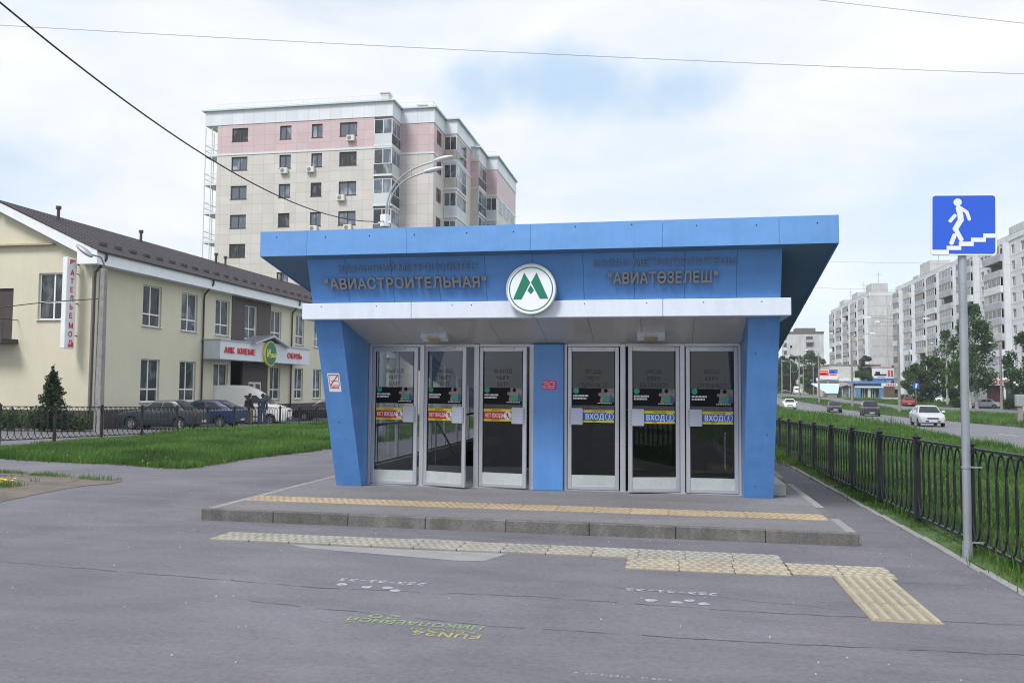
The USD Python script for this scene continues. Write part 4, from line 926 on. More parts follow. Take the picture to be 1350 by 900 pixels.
LP.part('lamp_head', ln, 'lamp_grey', smooth=True)
LP.part('conduit', MB().bar((px - .17, py - .1, -.3), (px - .13, py - .1, 6.9), .03, 6), 'lamp_dark')
single('overhead_cable', MB().tube([(px - .12, py - .1, 5.6), (px - 2.5, py - .4, 5.45), (px - 5.5, py - .8, 5.1), (px - 9, py - 1.2, 4.6), (px - 25, py - 4, 3.8)], .022, 5), 'cable_black', 'black cable running left from the concrete lamp post past the tall sign', 'cable')

# ------------------------------------------------------------------ double-arm street lamp behind the pavilion, with its cable
SL_ = Thing('street_lamp', 'double-armed grey street lamp rising behind the pavilion roof', 'street lamp', loc=(-10.6, 30, -.23))
SL_.part('pole', MB().tube([(-10.6, 30, -.3), (-10.6, 30, 8.0)], .13, 12), 'galvanised', smooth=40)
SL_.part('insulator', MB().tube([(-10.6, 29.95, 7.9), (-10.6, 29.95, 8.35)], .19, 10).bar((-10.85, 29.9, 8.05), (-10.35, 29.9, 8.05), .05, 8), 'white_pvc')
def bez(p0, p1, p2, p3, n=12):
    t = np.linspace(0, 1, n)[:, None]; p0, p1, p2, p3 = map(np.array, (p0, p1, p2, p3)); return (1 - t) ** 3 * p0 + 3 * t * (1 - t) ** 2 * p1 + 3 * t * t * (1 - t) * p2 + t ** 3 * p3
for a, (tx, tz, y) in enumerate([(-8.75, 10.35, 30.0), (-9.15, 9.93, 30.0)]):
    SL_.part('arm', MB().tube(bez((-10.6 + a * .09, y, 8.0), (-10.62 + a * .09, y, 9.3 - .2 * a), (-10.3, y, 10.0 - .35 * a), (tx, y, tz)), .034, 8), 'lamp_grey')
    lm = trimesh.creation.icosphere(2, 1.0); lm.apply_scale([.40, .14, .085]); lm.apply_transform(trimesh.transformations.rotation_matrix(-.2, [0, 1, 0])); lm.apply_translation((tx + .4, y, tz + .1))
    SL_.part('lamp_head', lm, 'sill_metal', smooth=True)
SL_.part('brace', MB().bar((-9.65, 30, 10.16), (-9.6, 30, 9.82), .03, 6), 'lamp_grey')
def cable(name, p, q, sag, r, m, label, n=24):
    t = np.linspace(0, 1, n)[:, None]; P = np.array(p) + (np.array(q) - np.array(p)) * t; P[:, 2] -= 4 * sag * (t * (1 - t))[:, 0]
    return single(name, MB().tube(P, r, 5), m, label, 'cable')
d0 = np.array([-9.875, 10, 7.618]); d1 = np.array([-10.6, 29.9, 8.1])
cable('overhead_cable', d0, d1, 1.0, .016, 'cable_black', 'thick black cable sagging from the upper left down to the double-armed lamp', 40)
cable('overhead_wire', (-42, 27.4, 17.9), (46, 45.4, 15.2), .5, .011, 'wire_grey', 'thin wire crossing the whole sky from left to right')
cable('overhead_wire', (-10, 36.5, 22.0), (34, 41, 15.3), .2, .011, 'wire_grey', 'thin wire crossing the upper right corner of the sky')
cable('overhead_wire', (12, 79, 13.65), (90, 92, 14.2), .5, .010, 'wire_grey', 'faint wire beside the right roof corner, upper of the pair')
cable('overhead_wire', (10, 79, 11.3), (90, 92, 10.9), .4, .010, 'wire_grey', 'faint wire beside the right roof corner, lower of the pair')

# ------------------------------------------------------------------ ten-storey tower behind
HR = Thing('apartment_tower', 'beige and pink ten-storey apartment tower with white attic and stepped right side', 'apartment building', loc=(-37, 80, -.8))
PIT, ZB, ZP, ZA, ZT = 3.1, 26.32, 29.62, 31.15, 31.3
blocks = [(-47.2, -27.72, 80.0, 95, 0), (-27.715, -24.05, 82.66, 96, 0), (-24.045, -22.65, 86.82, 97, 0), (-22.645, -21.74, 93.6, 110, -1.2), (-21.735, -20.41, 97.74, 110.4, -1.2)]
cols = [(-45.54, -43.7, 1), (-40.07, -38.78, 0), (-36.5, -35.3, 0), (-33.4, -31.5, 1)]
rowsz = [(27.78 - PIT * i, 29.22 - PIT * i) for i in range(9)]
WT = Wall(0, 80, 1, 0, 0, -1)
H = [(a, b, z0, z1) for a, b, _ in cols for z0, z1 in rowsz]
def inz(hs, z0, z1): return [h_ for h_ in hs if h_[2] > z0 - .5 and h_[3] < z1 + .5]
HR.part('wall', WT.sheet(-47.2, -29.62, -1, ZB, H, 0, .3), 'tower_beige')
HR.part('wall', WT.sheet(-47.2, -29.62, ZB + .2, ZP, H, 0, .3), 'tower_pink')
for i, (a, b, y0, y1, dz) in enumerate(blocks):
    a_in, y_in = a + (.0 if i else .002), y0 + (.31 if i == 0 else .0)
    zp = ZP + dz
    if i == 0:
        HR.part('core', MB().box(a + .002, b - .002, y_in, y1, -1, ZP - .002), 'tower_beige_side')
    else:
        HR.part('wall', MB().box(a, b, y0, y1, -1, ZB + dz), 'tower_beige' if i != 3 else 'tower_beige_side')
        HR.part('wall', MB().box(a, b, y0, y1, ZB + .2 + dz, zp), 'tower_pink')
    HR.part('belt', MB().box(a - .05 * (i == 0), b + .05, y0 - .05, y1, ZB + dz, ZB + .2 + dz), 'tower_trim')
    HR.part('attic', MB().box(a - (1.45 if i == 0 else 0), b + .06, y0 - .06, y1, zp, ZA + dz), 'tower_white')
    HR.part('cornice', MB().box(a - (1.75 if i == 0 else 0), b + .3, y0 - .3, y1, ZA + dz, ZT + dz), 'tower_cornice')
for ci, (a, b, wide) in enumerate(cols):
    for ri, (z0, z1) in enumerate(rowsz[:8]):
        window(HR, WT, a, b, z0, z1, rec=.16, frame='frame_brown', pane='pane_sky' if (ci * 7 + ri * 3) % 4 else 'pane_dark', bars=(.5,), fw=.09, sill='frame_brown', sillp=.05)
acs = [(3, 0, .35), (2, 1, -.55), (1, 1, .0), (3, 2, -.6), (2, 3, -.1), (3, 3, .2), (2, 4, .2)]
for ci, ri, off in acs:
    a, b, _ = cols[ci]; z = rowsz[ri][0] - .28; c = (a + b) / 2 + off
    p = HR.part('air_conditioner', MB().cbox(c - .42, c + .42, 79.6, 79.96, z - .34, z + .26, .03), 'ac_white')
    HR.part('fan_grille', disc(c - .1, 79.592, z - .04, .22, 16), 'grey_print', under=p)
def stack(W, u0, u1, proud, floors, posts, tone=0, ztop=ZP, name='balcony', panel='balcony_panel'):
    """A stack of glazed balconies."""
    for i in range(floors):
        z1 = ztop - i * PIT - .28; z0 = z1 - PIT + .5
        r = random.Random('%d %.1f' % (i, u0)); pan = r.choice([panel, panel, panel, panel, 'pane_sky', 'pane_curtain', 'balcony_tan'] if tone == 0 else [panel, panel, 'pane_dark'])
        b = HR.part(name, W.box(u0, u1, z0, z0 + 1.05, -proud, -proud + .08), pan)
        HR.part('slab', W.box(u0 - .05, u1 + .05, z0 - .22, z0, -proud - .05, .0), 'tower_trim', under=b)
        fr = MB()
        for q in posts: c = u0 + (u1 - u0) * q; W.box(c - .04, c + .04, z0 + 1.05, z1, -proud - .005, -proud + .06, fr)
        W.box(u0, u1, z1 - .06, z1, -proud - .004, -proud + .058, fr); W.box(u0, u1, z0 + 1.05, z0 + 1.12, -proud - .004, -proud + .058, fr)
        HR.part('glazing_frame', fr, 'tower_trim', under=b)
        for qa, qb in zip(posts[:-1], posts[1:]):
            HR.part('pane', W.box(u0 + (u1 - u0) * qa + .04, u0 + (u1 - u0) * qb - .04, z0 + 1.12, z1 - .06, -proud + .01, -proud + .03), r.choice(['pane_dark', 'pane_sky', 'pane_dark', 'pane_curtain']), under=b)
stack(WT, -29.6, -27.72, .02, 8, (0, .5, 1))
stack(Wall(-27.7, 0, 0, 1, 1, 0), 80.05, 82.6, .0, 8, (0, .5, 1), 1)
stack(Wall(0, 86.8, 1, 0, 0, -1), -24.0, -22.66, .03, 8, (0, .5, 1))
stack(Wall(-22.62, 0, 0, 1, 1, 0), 86.9, 91.2, .0, 8, (0, .5, 1), 1)
stack(Wall(-21.7, 0, 0, 1, 1, 0), 93.7, 97.6, .0, 7, (0, .4, 1), 1, ZP - 1.2)
WR = Wall(-24.04, 0, 0, 1, 1, 0)
for i in range(8): window(HR, WR, 83.9, 85.4, 27.8 - PIT * i, 29.2 - PIT * i, rec=-.02, frame='frame_red', pane='pane_dark', bars=(.5,), fw=.12, sill=None)
WR2 = Wall(-20.40, 0, 0, 1, 1, 0)
for y in (99.2, 102.6, 106.5):
    for i in range(1, 7): window(HR, WR2, y, y + 2.6, 26.6 - PIT * i, 28.2 - PIT * i, rec=-.02, frame='tower_trim', pane='pane_sky', bars=(.33, .66), fw=.12, sill=None)
stack(Wall(0, 97.72, 1, 0, 0, -1), -21.7, -20.45, .03, 6, (0, .5, 1), 1, ZB - 1.1)
# open corner balconies at the left
lb = Wall(0, 80.1, 1, 0, 0, -1)
for i in range(8):
    z1 = ZP - .1 - i * PIT; z0 = z1 - PIT
    b = HR.part('balcony', MB().box(-48.75, -47.205, 80.1, 83.5, z0 - .1, z0 + .14), 'tower_trim')
    fr = MB()
    for x, y in ((-48.7, 80.15), (-48.7, 81.8), (-48.7, 83.4), (-47.95, 80.15), (-47.25, 80.15)): fr.box(x - .04, x + .04, y - .04, y + .04, z0 + .14, z1 - .1)
    for z in (z0 + .55, z0 + 1.15): fr.box(-48.7, -47.25, 80.13, 80.17, z, z + .06); fr.box(-48.72, -48.68, 80.15, 83.4, z, z + .06)
    HR.part('glazing_frame', fr, 'tower_trim', under=b)
    HR.part('pane', MB().box(-48.66, -47.29, 80.2, 80.215, z0 + .14, z0 + 1.1), 'side_glass', under=b)
# roof rail and boxes
rr = MB()
def rail_out():
    global rr
    HR.part('roof_rail', rr, 'tower_trim'); rr = MB()
for x in np.arange(-47.5, -27.9, 1.4): rr.bar((x, 80.4, ZT), (x, 80.4, ZT + .75), .025, 4)
for z in (.4, .75): rr.bar((-47.5, 80.4, ZT + z), (-28, 80.4, ZT + z), .022, 4)
rail_out()
for y in np.arange(80.4, 92, 1.4): rr.bar((-28, y, ZT), (-28, y, ZT + .75), .025, 4)
rail_out()
for (xa, ya, xb, yb, dz) in ((-27.9, 83, -24.3, 83, 0), (-24.3, 83, -24.3, 87, 0), (-24.3, 87.2, -22.9, 87.2, 0), (-22.5, 94, -22, 94, -1.2), (-22, 94, -22, 98, -1.2), (-22, 98.2, -20.7, 98.2, -1.2)):
    rr.bar((xa, ya, ZT + dz + .7), (xb, yb, ZT + dz + .7), .022, 4); rr.bar((xa, ya, ZT + dz + .35), (xb, yb, ZT + dz + .35), .022, 4); rr.bar((xb, yb, ZT + dz), (xb, yb, ZT + dz + .7), .025, 4); rail_out()
for x, w_, h_ in ((-37.3, .9, .55), (-34.3, 1.6, .75), (-29.3, .85, 1.5), (-25.8, .9, .7)):
    HR.part('roof_vent', MB().box(x - w_ / 2, x + w_ / 2, 82.0 + (x > -27) * 2, 83.2 + (x > -27) * 2, ZT, ZT + h_).box(x - w_ / 2 - .1, x + w_ / 2 + .1, 81.9 + (x > -27) * 2, 83.3 + (x > -27) * 2, ZT + h_, ZT + h_ + .1), 'tower_beige')
# ------------------------------------------------------------------ panel apartment blocks along the road
mat('panel_white', (0.66, 0.675, 0.71), 0.85, 0.10, 0.25, 0.12, 6, streak=0.16)
mat('panel_stained', (0.58, 0.575, 0.585), 0.85, 0.14, 0.3, 0.15, 5, streak=0.28, rnd=0.05)
mat('panel_joint', (0.25, 0.23, 0.22), 0.9, 0.15, 0.5)
mat('balcony_grey', (0.43, 0.44, 0.47), 0.85, 0.12, 0.4, 0.12, 6, streak=0.2, rnd=0.12)
mat('balcony_beige', (0.47, 0.45, 0.41), 0.85, 0.1, 0.4, streak=0.15, rnd=0.1)
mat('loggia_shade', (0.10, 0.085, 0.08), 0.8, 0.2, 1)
mat('glazing_white', (0.60, 0.61, 0.63), 0.5, 0.05, 2)
mat('glazing_brown', (0.16, 0.075, 0.06), 0.5, 0.15, 2)
mat('roof_dark', (0.12, 0.11, 0.11), 0.8, 0.15, 0.5)
def panel_block(name, label, XW, y0, y1, depth, zt, floors, pitch, stacks, wins, z0=-1.0, detail=True, end_panels=None):
    B = Thing(name, label, 'apartment building', loc=(XW + depth / 2, (y0 + y1) / 2, z0))
    W = Wall(XW, 0, 0, 1, -1, 0); zf = [zt - 1.3 - pitch * (i + 1) for i in range(floors)]
    hs = [(a, b, z + .75, z + .75 + pitch * .58) for a, b in wins for z in zf]
    B.part('wall', W.sheet(y0, y1, z0, zt - .9, hs, 0, .35), 'panel_white')
    B.part('core', MB().box(XW + .6, XW + depth, y0 + .4, y1 - .02, z0, zt - .95), 'loggia_shade')
    if end_panels is None: B.part('end_wall', MB().box(XW + .002, XW + depth, y0 + .0, y0 + .39, z0, zt - .9), 'panel_white')
    else:
        for i in range(floors + 1):
            for j in range(end_panels):
                w = depth / end_panels; za = zt - .9 - pitch * (i + 1)
                B.part('end_panel', MB().box(XW + .002 + j * w, XW + (j + 1) * w - .06, y0 - .03, y0 + .35, max(z0, za) + .05, za + pitch), 'panel_stained')
        B.part('end_joint', MB().box(XW + .003, XW + depth - .07, y0 + .05, y0 + .39, z0, zt - .92), 'panel_joint')
    B.part('parapet', MB().box(XW - .12, XW + depth + .05, y0 - .06, y1, zt - .895, zt), 'panel_white')
    B.part('roof', MB().box(XW - .1, XW + depth, y0, y1 - .05, zt + .002, zt + .06), 'roof_dark')
    for i in range(floors + 1):
        B.part('joint', W.box(y0, y1, zt - .9 - pitch * i - .04, zt - .9 - pitch * i, -.012, -.001), 'panel_joint')
    for a, b in wins:
        for z in zf: window(B, W, a, b, z + .75, z + .75 + pitch * .58, rec=.15, frame='glazing_white', pane='pane_dark', bars=(.6,), fw=.09, sill=None)
    r = random.Random(int(y0))
    for (a, b, pr) in stacks:
        B.part('pilaster', W.box(a - .45, a, z0 + 2.2, zt - 1.0, -pr * .7, -.002), 'panel_white')
        for k, z in enumerate(zf):
            style = r.choice('ggggwwbo')
            p = B.part('balcony', W.box(a, b, z - .02, z + 1.05, -pr, -pr + .1, W.box(a + .002, a + .1, z - .02, z + 1.05, -pr + .101, -.002, W.box(b - .1, b - .002, z - .02, z + 1.05, -pr + .101, -.002))), r.choice(['balcony_grey', 'balcony_grey', 'balcony_grey', 'balcony_grey', 'balcony_grey', 'balcony_beige', 'panel_white']))
            B.part('slab', W.box(a - .03, b + .03, z - .16, z - .021, -pr - .04, -.003), 'panel_joint', under=p)
            B.part('recess', W.box(a + .11, b - .11, z + 1.05, z + pitch - .18, -.1, -.01), 'loggia_shade', under=p)
            if style in 'gwb':
                fm = MB(); m = 'glazing_brown' if style == 'b' else 'glazing_white'; nb = 5
                for q in np.linspace(0, 1, nb): c = a + .06 + (b - a - .12) * q; W.box(c - .05, c + .05, z + 1.052, z + pitch - .17, -pr + .02, -pr + .09, fm)
                W.box(a, b, z + pitch - .26, z + pitch - .165, -pr + .018, -pr + .092, fm); W.box(a, b, z + 1.051, z + 1.13, -pr + .018, -pr + .092, fm)
                B.part('glazing_frame', fm, m, under=p)
                B.part('pane', W.box(a + .06, b - .06, z + 1.13, z + pitch - .26, -pr + .05, -pr + .06), r.choice(['pane_dark', 'pane_dark', 'pane_sky', 'pane_curtain']), under=p)
                if r.random() < .35 and detail:
                    q = r.choice([0, .25, .5, .75]); B.part('closed_panel', W.box(a + .1 + (b - a) * q, a + (b - a) * (q + .22), z + 1.13, z + pitch - .26, -pr + .03, -pr + .049), r.choice(['glazing_white', 'balcony_beige']), under=p)
    return B, W
A1, WA1 = panel_block('panel_apartment_block', 'long white panel apartment block nearest at right, behind the road sign', 53.6, 137, 168.6, 12, 26.8, 9, 2.55,
    [(144.3, 151.4, 1.3), (157.6, 165.1, 1.3)], [(138.2, 139.6), (141.9, 143.2), (152.5, 153.6), (154.9, 156.3)])
A2, WA2 = panel_block('panel_apartment_block', 'white panel apartment block with tall loggia stacks, middle one of the row', 54.0, 168.7, 212.6, 12, 26.8, 9, 2.55,
    [(170.2, 177.2, 1.0), (180.0, 185.6, 1.0), (187.8, 193.8, 1.0), (197.8, 202.8, 1.0), (208, 212, 1.0)], [(178, 179), (195.3, 196.6), (204.6, 206)], detail=False)
B1, WB1 = panel_block('panel_apartment_block', 'farther white panel block with a blank stained end wall facing the viewer', 49.9, 221.3, 271, 12.5, 26.8, 9, 2.55,
    [(224, 229.5, 1.1), (233, 239, 1.1), (243, 249, 1.1), (253, 259, 1.1), (263, 269, 1.1)], [(230.5, 231.6), (240.5, 241.6), (250.5, 251.6), (260.5, 261.6)], detail=False, end_panels=3)
for B, boxes in ((A1, [(57, 142, 3, 7, 2.2), (56, 158, 4, 6, 1.8)]), (A2, [(56, 186, 4, 7, 2.6), (57, 200, 3, 4, 1.4)]), (B1, [(53, 224, 4, 6, 2.6), (53, 240, 4, 7, 2.2), (53, 257, 4, 7, 2.0)])):
    for x, y, w, d, h_ in boxes:
        B.part('roof_house', MB().box(x - w / 2, x + w / 2, y, y + d, 26.87, 26.8 + h_), 'panel_stained')
        B.part('antenna', MB().bar((x, y + 1, 26.8 + h_), (x, y + 1, 29.8 + h_), .05, 4).bar((x - .8, y + 1, 29 + h_), (x + .8, y + 1, 29 + h_), .035, 4), 'wire_grey')
FB = Thing('panel_apartment_block', 'small far pale apartment block left of the row, beside the blue roof', 'apartment building', loc=(46, 300, .9))
FB.part('wall', MB().box(40.1, 52.1, 297, 310, .5, 21.4), 'panel_stained'); FB.part('parapet', MB().box(40.0, 52.2, 296.9, 310.1, 21.4, 22.2), 'roof_dark')
FB.part('roof_house', MB().box(43.5, 50, 300, 306, 22.2, 23.6), 'roof_dark')
WF = Wall(0, 297, 1, 0, 0, -1)
for i in range(8):
    z = 19.0 - 2.6 * i
    p = FB.part('balcony', WF.box(46.3, 48.6, z - .6, z + .4, -1.0, -.01), 'balcony_grey'); FB.part('recess', WF.box(46.4, 48.5, z + .4, z + 1.5, -.3, -.01), 'loggia_shade', under=p)
    p = FB.part('balcony', MB().box(39.0, 40.09, 297.6, 301, z - .6, z + .4), 'panel_white'); FB.part('recess', MB().box(39.6, 40.09, 297.7, 300.9, z + .4, z + 1.6), 'loggia_shade', under=p)
    for u in (41.0,):
        if i % 2: window(FB, WF, u, u + .9, z, z + 1.2, rec=-.05, frame='glazing_white', pane='pane_dark', fw=.1, sill=None)

# ------------------------------------------------------------------ shop front, low buildings, twin entrance, stele, hoardings
SH = Thing('ground_floor_shop', 'white-framed ground floor shop with red sign under the near apartment block', 'shop', loc=(50, 141, -.7))
SH.part('frame', MB().box(47.9, 48.8, 141.0, 141.3, -.8, 3.9).box(48.8, 53.6, 141.0, 141.3, 2.9, 3.9).box(47.9, 53.6, 141.3, 149, 3.9, 4.1).box(51.2, 51.5, 141.0, 141.3, -.8, 2.9).box(53.2, 53.6, 141.0, 141.3, -.8, 2.9), 'white_pvc')
SH.part('entrance', MB().box(48.8, 51.2, 141.9, 142.0, -.8, 2.9), 'frame_red'); SH.part('shop_window', MB().box(51.5, 53.2, 141.2, 141.25, -.2, 2.9), 'pane_dark')
SH.part('side_wall', MB().box(47.92, 48.2, 141.31, 150, -.8, 3.89), 'panel_white')
WSH = Wall(0, 141, 1, 0, 0, -1)
for v, f in WSH.text('ШЕСТЬ', .62, 49.4, 3.1, -.003, .06, True, 2.5): SH.part('letter', (v, f), 'shop_red')
SH.part('sign_mark', MB().prism([(48.55, 3.1), (48.85, 3.72), (49.15, 3.1)], 140.93, 140.997, 'y'), 'shop_red')
mat('brick_white', (0.55, 0.54, 0.53), 0.85, 0.1, 0.4, 0.15, 5, streak=0.12)
mat('wall_rose', (0.50, 0.38, 0.36), 0.85, 0.08, 0.5)
WBd = Thing('low_building', 'low white brick building below the far apartment block', 'building', loc=(46, 220.2, .3))
WW = Wall(0, 220.2, 1, 0, 0, -1)
WBd.part('wall', WW.sheet(39.9, 52.0, 0, 8.4, [(45.0, 45.6, 5.3, 6.8), (45.9, 46.5, 5.3, 6.8), (49.6, 50.4, 5.1, 6.0)], 0, .3), 'brick_white')
WBd.part('core', MB().box(39.92, 49.6, 220.7, 232, 0, 8.3).box(49.61, 51.98, 220.7, 221.2, 0, 8.3), 'brick_white'); WBd.part('parapet', MB().box(39.8, 49.7, 220.0, 232.2, 8.4, 8.65).box(49.71, 52.1, 220.0, 221.25, 8.4, 8.65), 'panel_joint')
for a, b, c, d in ((45.0, 45.6, 5.3, 6.8), (45.9, 46.5, 5.3, 6.8), (49.6, 50.4, 5.1, 6.0)): window(WBd, WW, a, b, c, d, rec=.15, frame='frame_brown', pane='pane_dark', fw=.08, sill=None)
RB = Thing('low_building', 'single-storey rose and white shop strip behind the pale blue canopy', 'building', loc=(43, 218.9, .4))
RB.part('wall', MB().box(36.8, 49.2, 218.9, 220.1, 0, 4.4), 'wall_rose'); RB.part('fascia', MB().box(36.6, 49.4, 218.7, 219.95, 4.4, 5.2), 'white_pvc')
for x in (38, 40.2, 42.4, 44.6): RB.part('window', MB().box(x, x + 1.5, 218.8, 218.89, 1.6, 3.6), 'pane_dark')
mat('twin_blue', (0.10, 0.22, 0.44), 0.5, 0.06, 0.4); mat('pale_blue_roof', (0.45, 0.60, 0.74), 0.4, 0.06, 0.5)
TW = Thing('metro_pavilion', 'far dark blue metro entrance pavilion across the road with its long sloping wing', 'metro entrance', loc=(47.5, 212, .55))
zt_ = .3
TW.part('pier', MB().box(44.4, 45.5, 212, 216.5, zt_, 2.75), 'twin_blue'); TW.part('pier', MB().box(49.7, 50.7, 212, 216.5, zt_, 2.75), 'twin_blue'); TW.part('pier', MB().box(47.2, 47.8, 212.3, 213, zt_, 2.75), 'panel_stained')
TW.part('doors', MB().box(45.5, 49.7, 213, 213.1, zt_, 2.75), 'pane_dark')
for x in (46.05, 46.6, 48.3, 48.9): TW.part('door_frame', MB().box(x - .06, x + .06, 212.9, 212.99, zt_, 2.7), 'glazing_white')
TW.part('band', MB().box(44.1, 51.0, 211.8, 216.5, 2.752, 3.15), 'white_pvc'); TW.part('front', MB().box(44.3, 50.8, 212, 216.5, 3.152, 3.75), 'twin_blue')
TW.part('roof', MB().prism([(43.4, 3.752), (51.4, 3.752), (51.4, 4.35), (43.4, 4.35)], 211.4, 217, 'y'), 'twin_blue')
TW.part('wing_roof', MB().prism([(38.9, 2.6), (43.39, 3.5), (43.39, 3.8), (38.9, 2.85)], 211.6, 217, 'y'), 'canopy_metal')
TW.part('wing_glass', MB().prism([(39.6, zt_), (44.39, zt_), (44.39, 3.3), (39.6, 2.7)], 212.2, 216.5, 'y'), 'pane_sky')
for x in (39.7, 41.3, 42.9, 44.2): TW.part('wing_post', MB().box(x - .08, x + .08, 212.1, 212.19, zt_, 2.8), 'glazing_white')
KC = Thing('canopy', 'pale blue sloping canopy roof beside the far blue pavilion', 'canopy', loc=(37.5, 205, .2))
KC.part('roof', MB().add([(34.1, 212, 3.75), (40.7, 212, 3.75), (38.9, 204.5, 1.45), (36.4, 204.5, 1.45), (34.1, 212, 3.6), (40.7, 212, 3.6), (38.9, 204.5, 1.3), (36.4, 204.5, 1.3)], [(0, 3, 2, 1), (4, 5, 6, 7), (0, 1, 5, 4), (1, 2, 6, 5), (2, 3, 7, 6), (3, 0, 4, 7)]), 'pale_blue_roof')
KC.part('wall', MB().box(36.6, 38.7, 204.7, 210, 0, 1.3), 'panel_joint')
mat('stele_brown', (0.14, 0.085, 0.06), 0.6, 0.3, 1.5, 0.3, 8)
ST = Thing('stele', 'brown stone stele with a white pointed sign on top and a pale base', 'monument', loc=(47.1, 192, .2))
ST.part('column', MB().cbox(46.1, 48.15, 192, 193, .6, 3.02, .04), 'stele_brown'); ST.part('base', MB().cbox(45.6, 48.8, 191.6, 193.4, -.3, .598, .05), 'panel_stained')
ST.part('sign_board', MB().prism([(45.5, 3.04), (48.5, 3.04), (48.9, 3.36), (48.5, 3.68), (45.5, 3.68)], 191.9, 192.3, 'y'), 'white_pvc')
mk = MB()
for i in range(6): mk.box(46.4 + i * .34, 46.62 + i * .34, 191.86, 191.895, 3.2, 3.52)
ST.part('sign_lettering', mk, 'shop_red')
mat('ad_red', (0.55, 0.10, 0.06), 0.5, 0.1, 2); mat('ad_blue', (0.05, 0.14, 0.48), 0.5, 0.1, 2); mat('ad_white', (0.68, 0.70, 0.72), 0.5, 0.06, 1)
def hoarding(label, x0, x1, y, z0, z1, shapes, loc_z):
    T = Thing('billboard', label, 'billboard', loc=((x0 + x1) / 2, y, loc_z)); w, h_ = x1 - x0, z1 - z0
    T.part('panel', MB().box(x0, x1, y, y + .25, z0, z1), 'ad_white'); T.part('post', MB().tube([((x0 + x1) / 2, y + .4, loc_z - .2), ((x0 + x1) / 2, y + .4, z0)], .22, 8), 'lamp_grey')
    for (a, b, c, d, m) in shapes: T.part('print', MB().box(x0 + a * w, x0 + b * w, y - .02, y - .002, z0 + c * h_, z0 + d * h_), m)
    return T
hoarding('white billboard with car picture, red figures and blue lower edge, behind the far pavilion', 49.4, 55.45, 217.6, 4.55, 7.78, [(0, 1, .0, .18, 'ad_blue'), (0, 1, .95, 1.0, 'ad_red'), (.08, .55, .38, .5, 'black_print'), (.12, .3, .5, .68, 'black_print'), (.6, .68, .3, .8, 'ad_red'), (.71, .8, .3, .8, 'ad_red'), (.83, .93, .3, .8, 'ad_red'), (.2, .5, .24, .3, 'grey_print')], .5)
hoarding('half red half blue billboard above a white strip, left of the far pavilion', 37.0, 41.4, 217.8, 4.8, 7.25, [(0, .52, .38, .75, 'ad_red'), (.02, .48, .8, .92, 'ad_red'), (.53, 1, .6, 1, 'ad_blue'), (.56, .95, .4, .56, 'ad_red'), (.6, .82, .72, .82, 'ad_white'), (.06, .4, .5, .6, 'ad_white')], .4)
def lamp_post(first, x, y, top, label, arms, group=None):
    z = float(gz(y)); T = Thing('road_lamp_post', label, 'lamp post', loc=(x, y, z), group=group)
    T.part('post', MB().tube([(x, y, z - .2), (x, y, top)], np.array([.19, .12]) if top > 5 else .1, 10), 'pole_concrete', smooth=40)
    for (dx, dz) in arms:
        T.part('arm', MB().tube(bez((x, y, top - .4), (x, y, top + .5 + dz * .3), (x + dx * .4, y, top + dz), (x + dx, y, top + dz)), .05, 6), 'lamp_grey')
        T.part('lamp_head', MB().tm(hull([(x + dx * 1.0, y - .15, top + dz - .05), (x + dx * 1.0, y + .15, top + dz - .05), (x + dx * 1.28, y, top + dz - .03), (x + dx * 1.0, y, top + dz + .12), (x + dx * 1.25, y, top + dz + .08)])), 'sill_metal')
lamp_post(0, 28.6, 112, 10.3, 'tall lamp post in the median nearest the stele with arms both sides', [(-3.2, .9), (-2.2, .35), (3.0, .7)])
lamp_post(1, 26.5, 129, 9.6, 'lamp post in the median in front of the far pavilion wing', [(-2.6, .7), (2.6, .7)])
for i, (x, y, t, lb) in enumerate([(25.6, 151, 8.4, 'lamp post in the median left of the red and blue billboard'), (26.3, 177.4, 8.5, 'thin lamp post in the median, second from the blue pier'), (25.5, 197.6, 9.0, 'thin lamp post in the median right beside the blue pier'),
                                   (36.3, 262, 10.3, 'far thin lamp post before the distant trees'), (40.0, 262, 10.8, 'far lamp post before the trees, right of its neighbour by a crossing sign'), (42.2, 258, 10.5, 'far lamp post at the left edge of the red and blue billboard')]):
    lamp_post(2, x, y, t, lb, [(-1.8, .5)])
lamp_post(3, 49.5, 164.3, 10.4, 'grey lamp post before the dense trees, left of the road sign pole', [(-1.6, .4)])
lamp_post(3, 46.7, 129.5, 8.6, 'grey lamp post in front of the ground floor shop', [(-1.2, .3)])
lamp_post(3, 51.7, 193.8, 10.5, 'slim lamp post behind the red car, beside the tall median lamp post', [(-1.6, .4)])
RS = Thing('road_sign', 'small blue road sign on a thin post beside the red car', 'road sign', loc=(40.4, 148, -.4))
RS.part('post', MB().tube([(40.4, 148, -.6), (40.4, 148, 3.3)], .05, 6), 'galvanised'); RS.part('plate', MB().box(39.95, 40.85, 147.9, 147.95, 2.35, 3.35), 'sign_blue'); RS.part('arrow', MB().prism([(40.25, 2.5), (40.5, 2.5), (40.6, 3.2), (40.35, 3.2)], 147.88, 147.897, 'y'), 'sign_white')
CB = Thing('utility_cabinet', 'grey utility box on a rusty post at the right edge of the picture', 'utility box', loc=(26.0, 68.6, -.64))
CB.part('box', MB().cbox(25.7, 26.3, 68.4, 68.8, .75, 1.65, .03), 'lamp_grey'); CB.part('post', MB().box(25.8, 26.15, 68.5, 68.7, -.7, .748), 'pole_concrete')

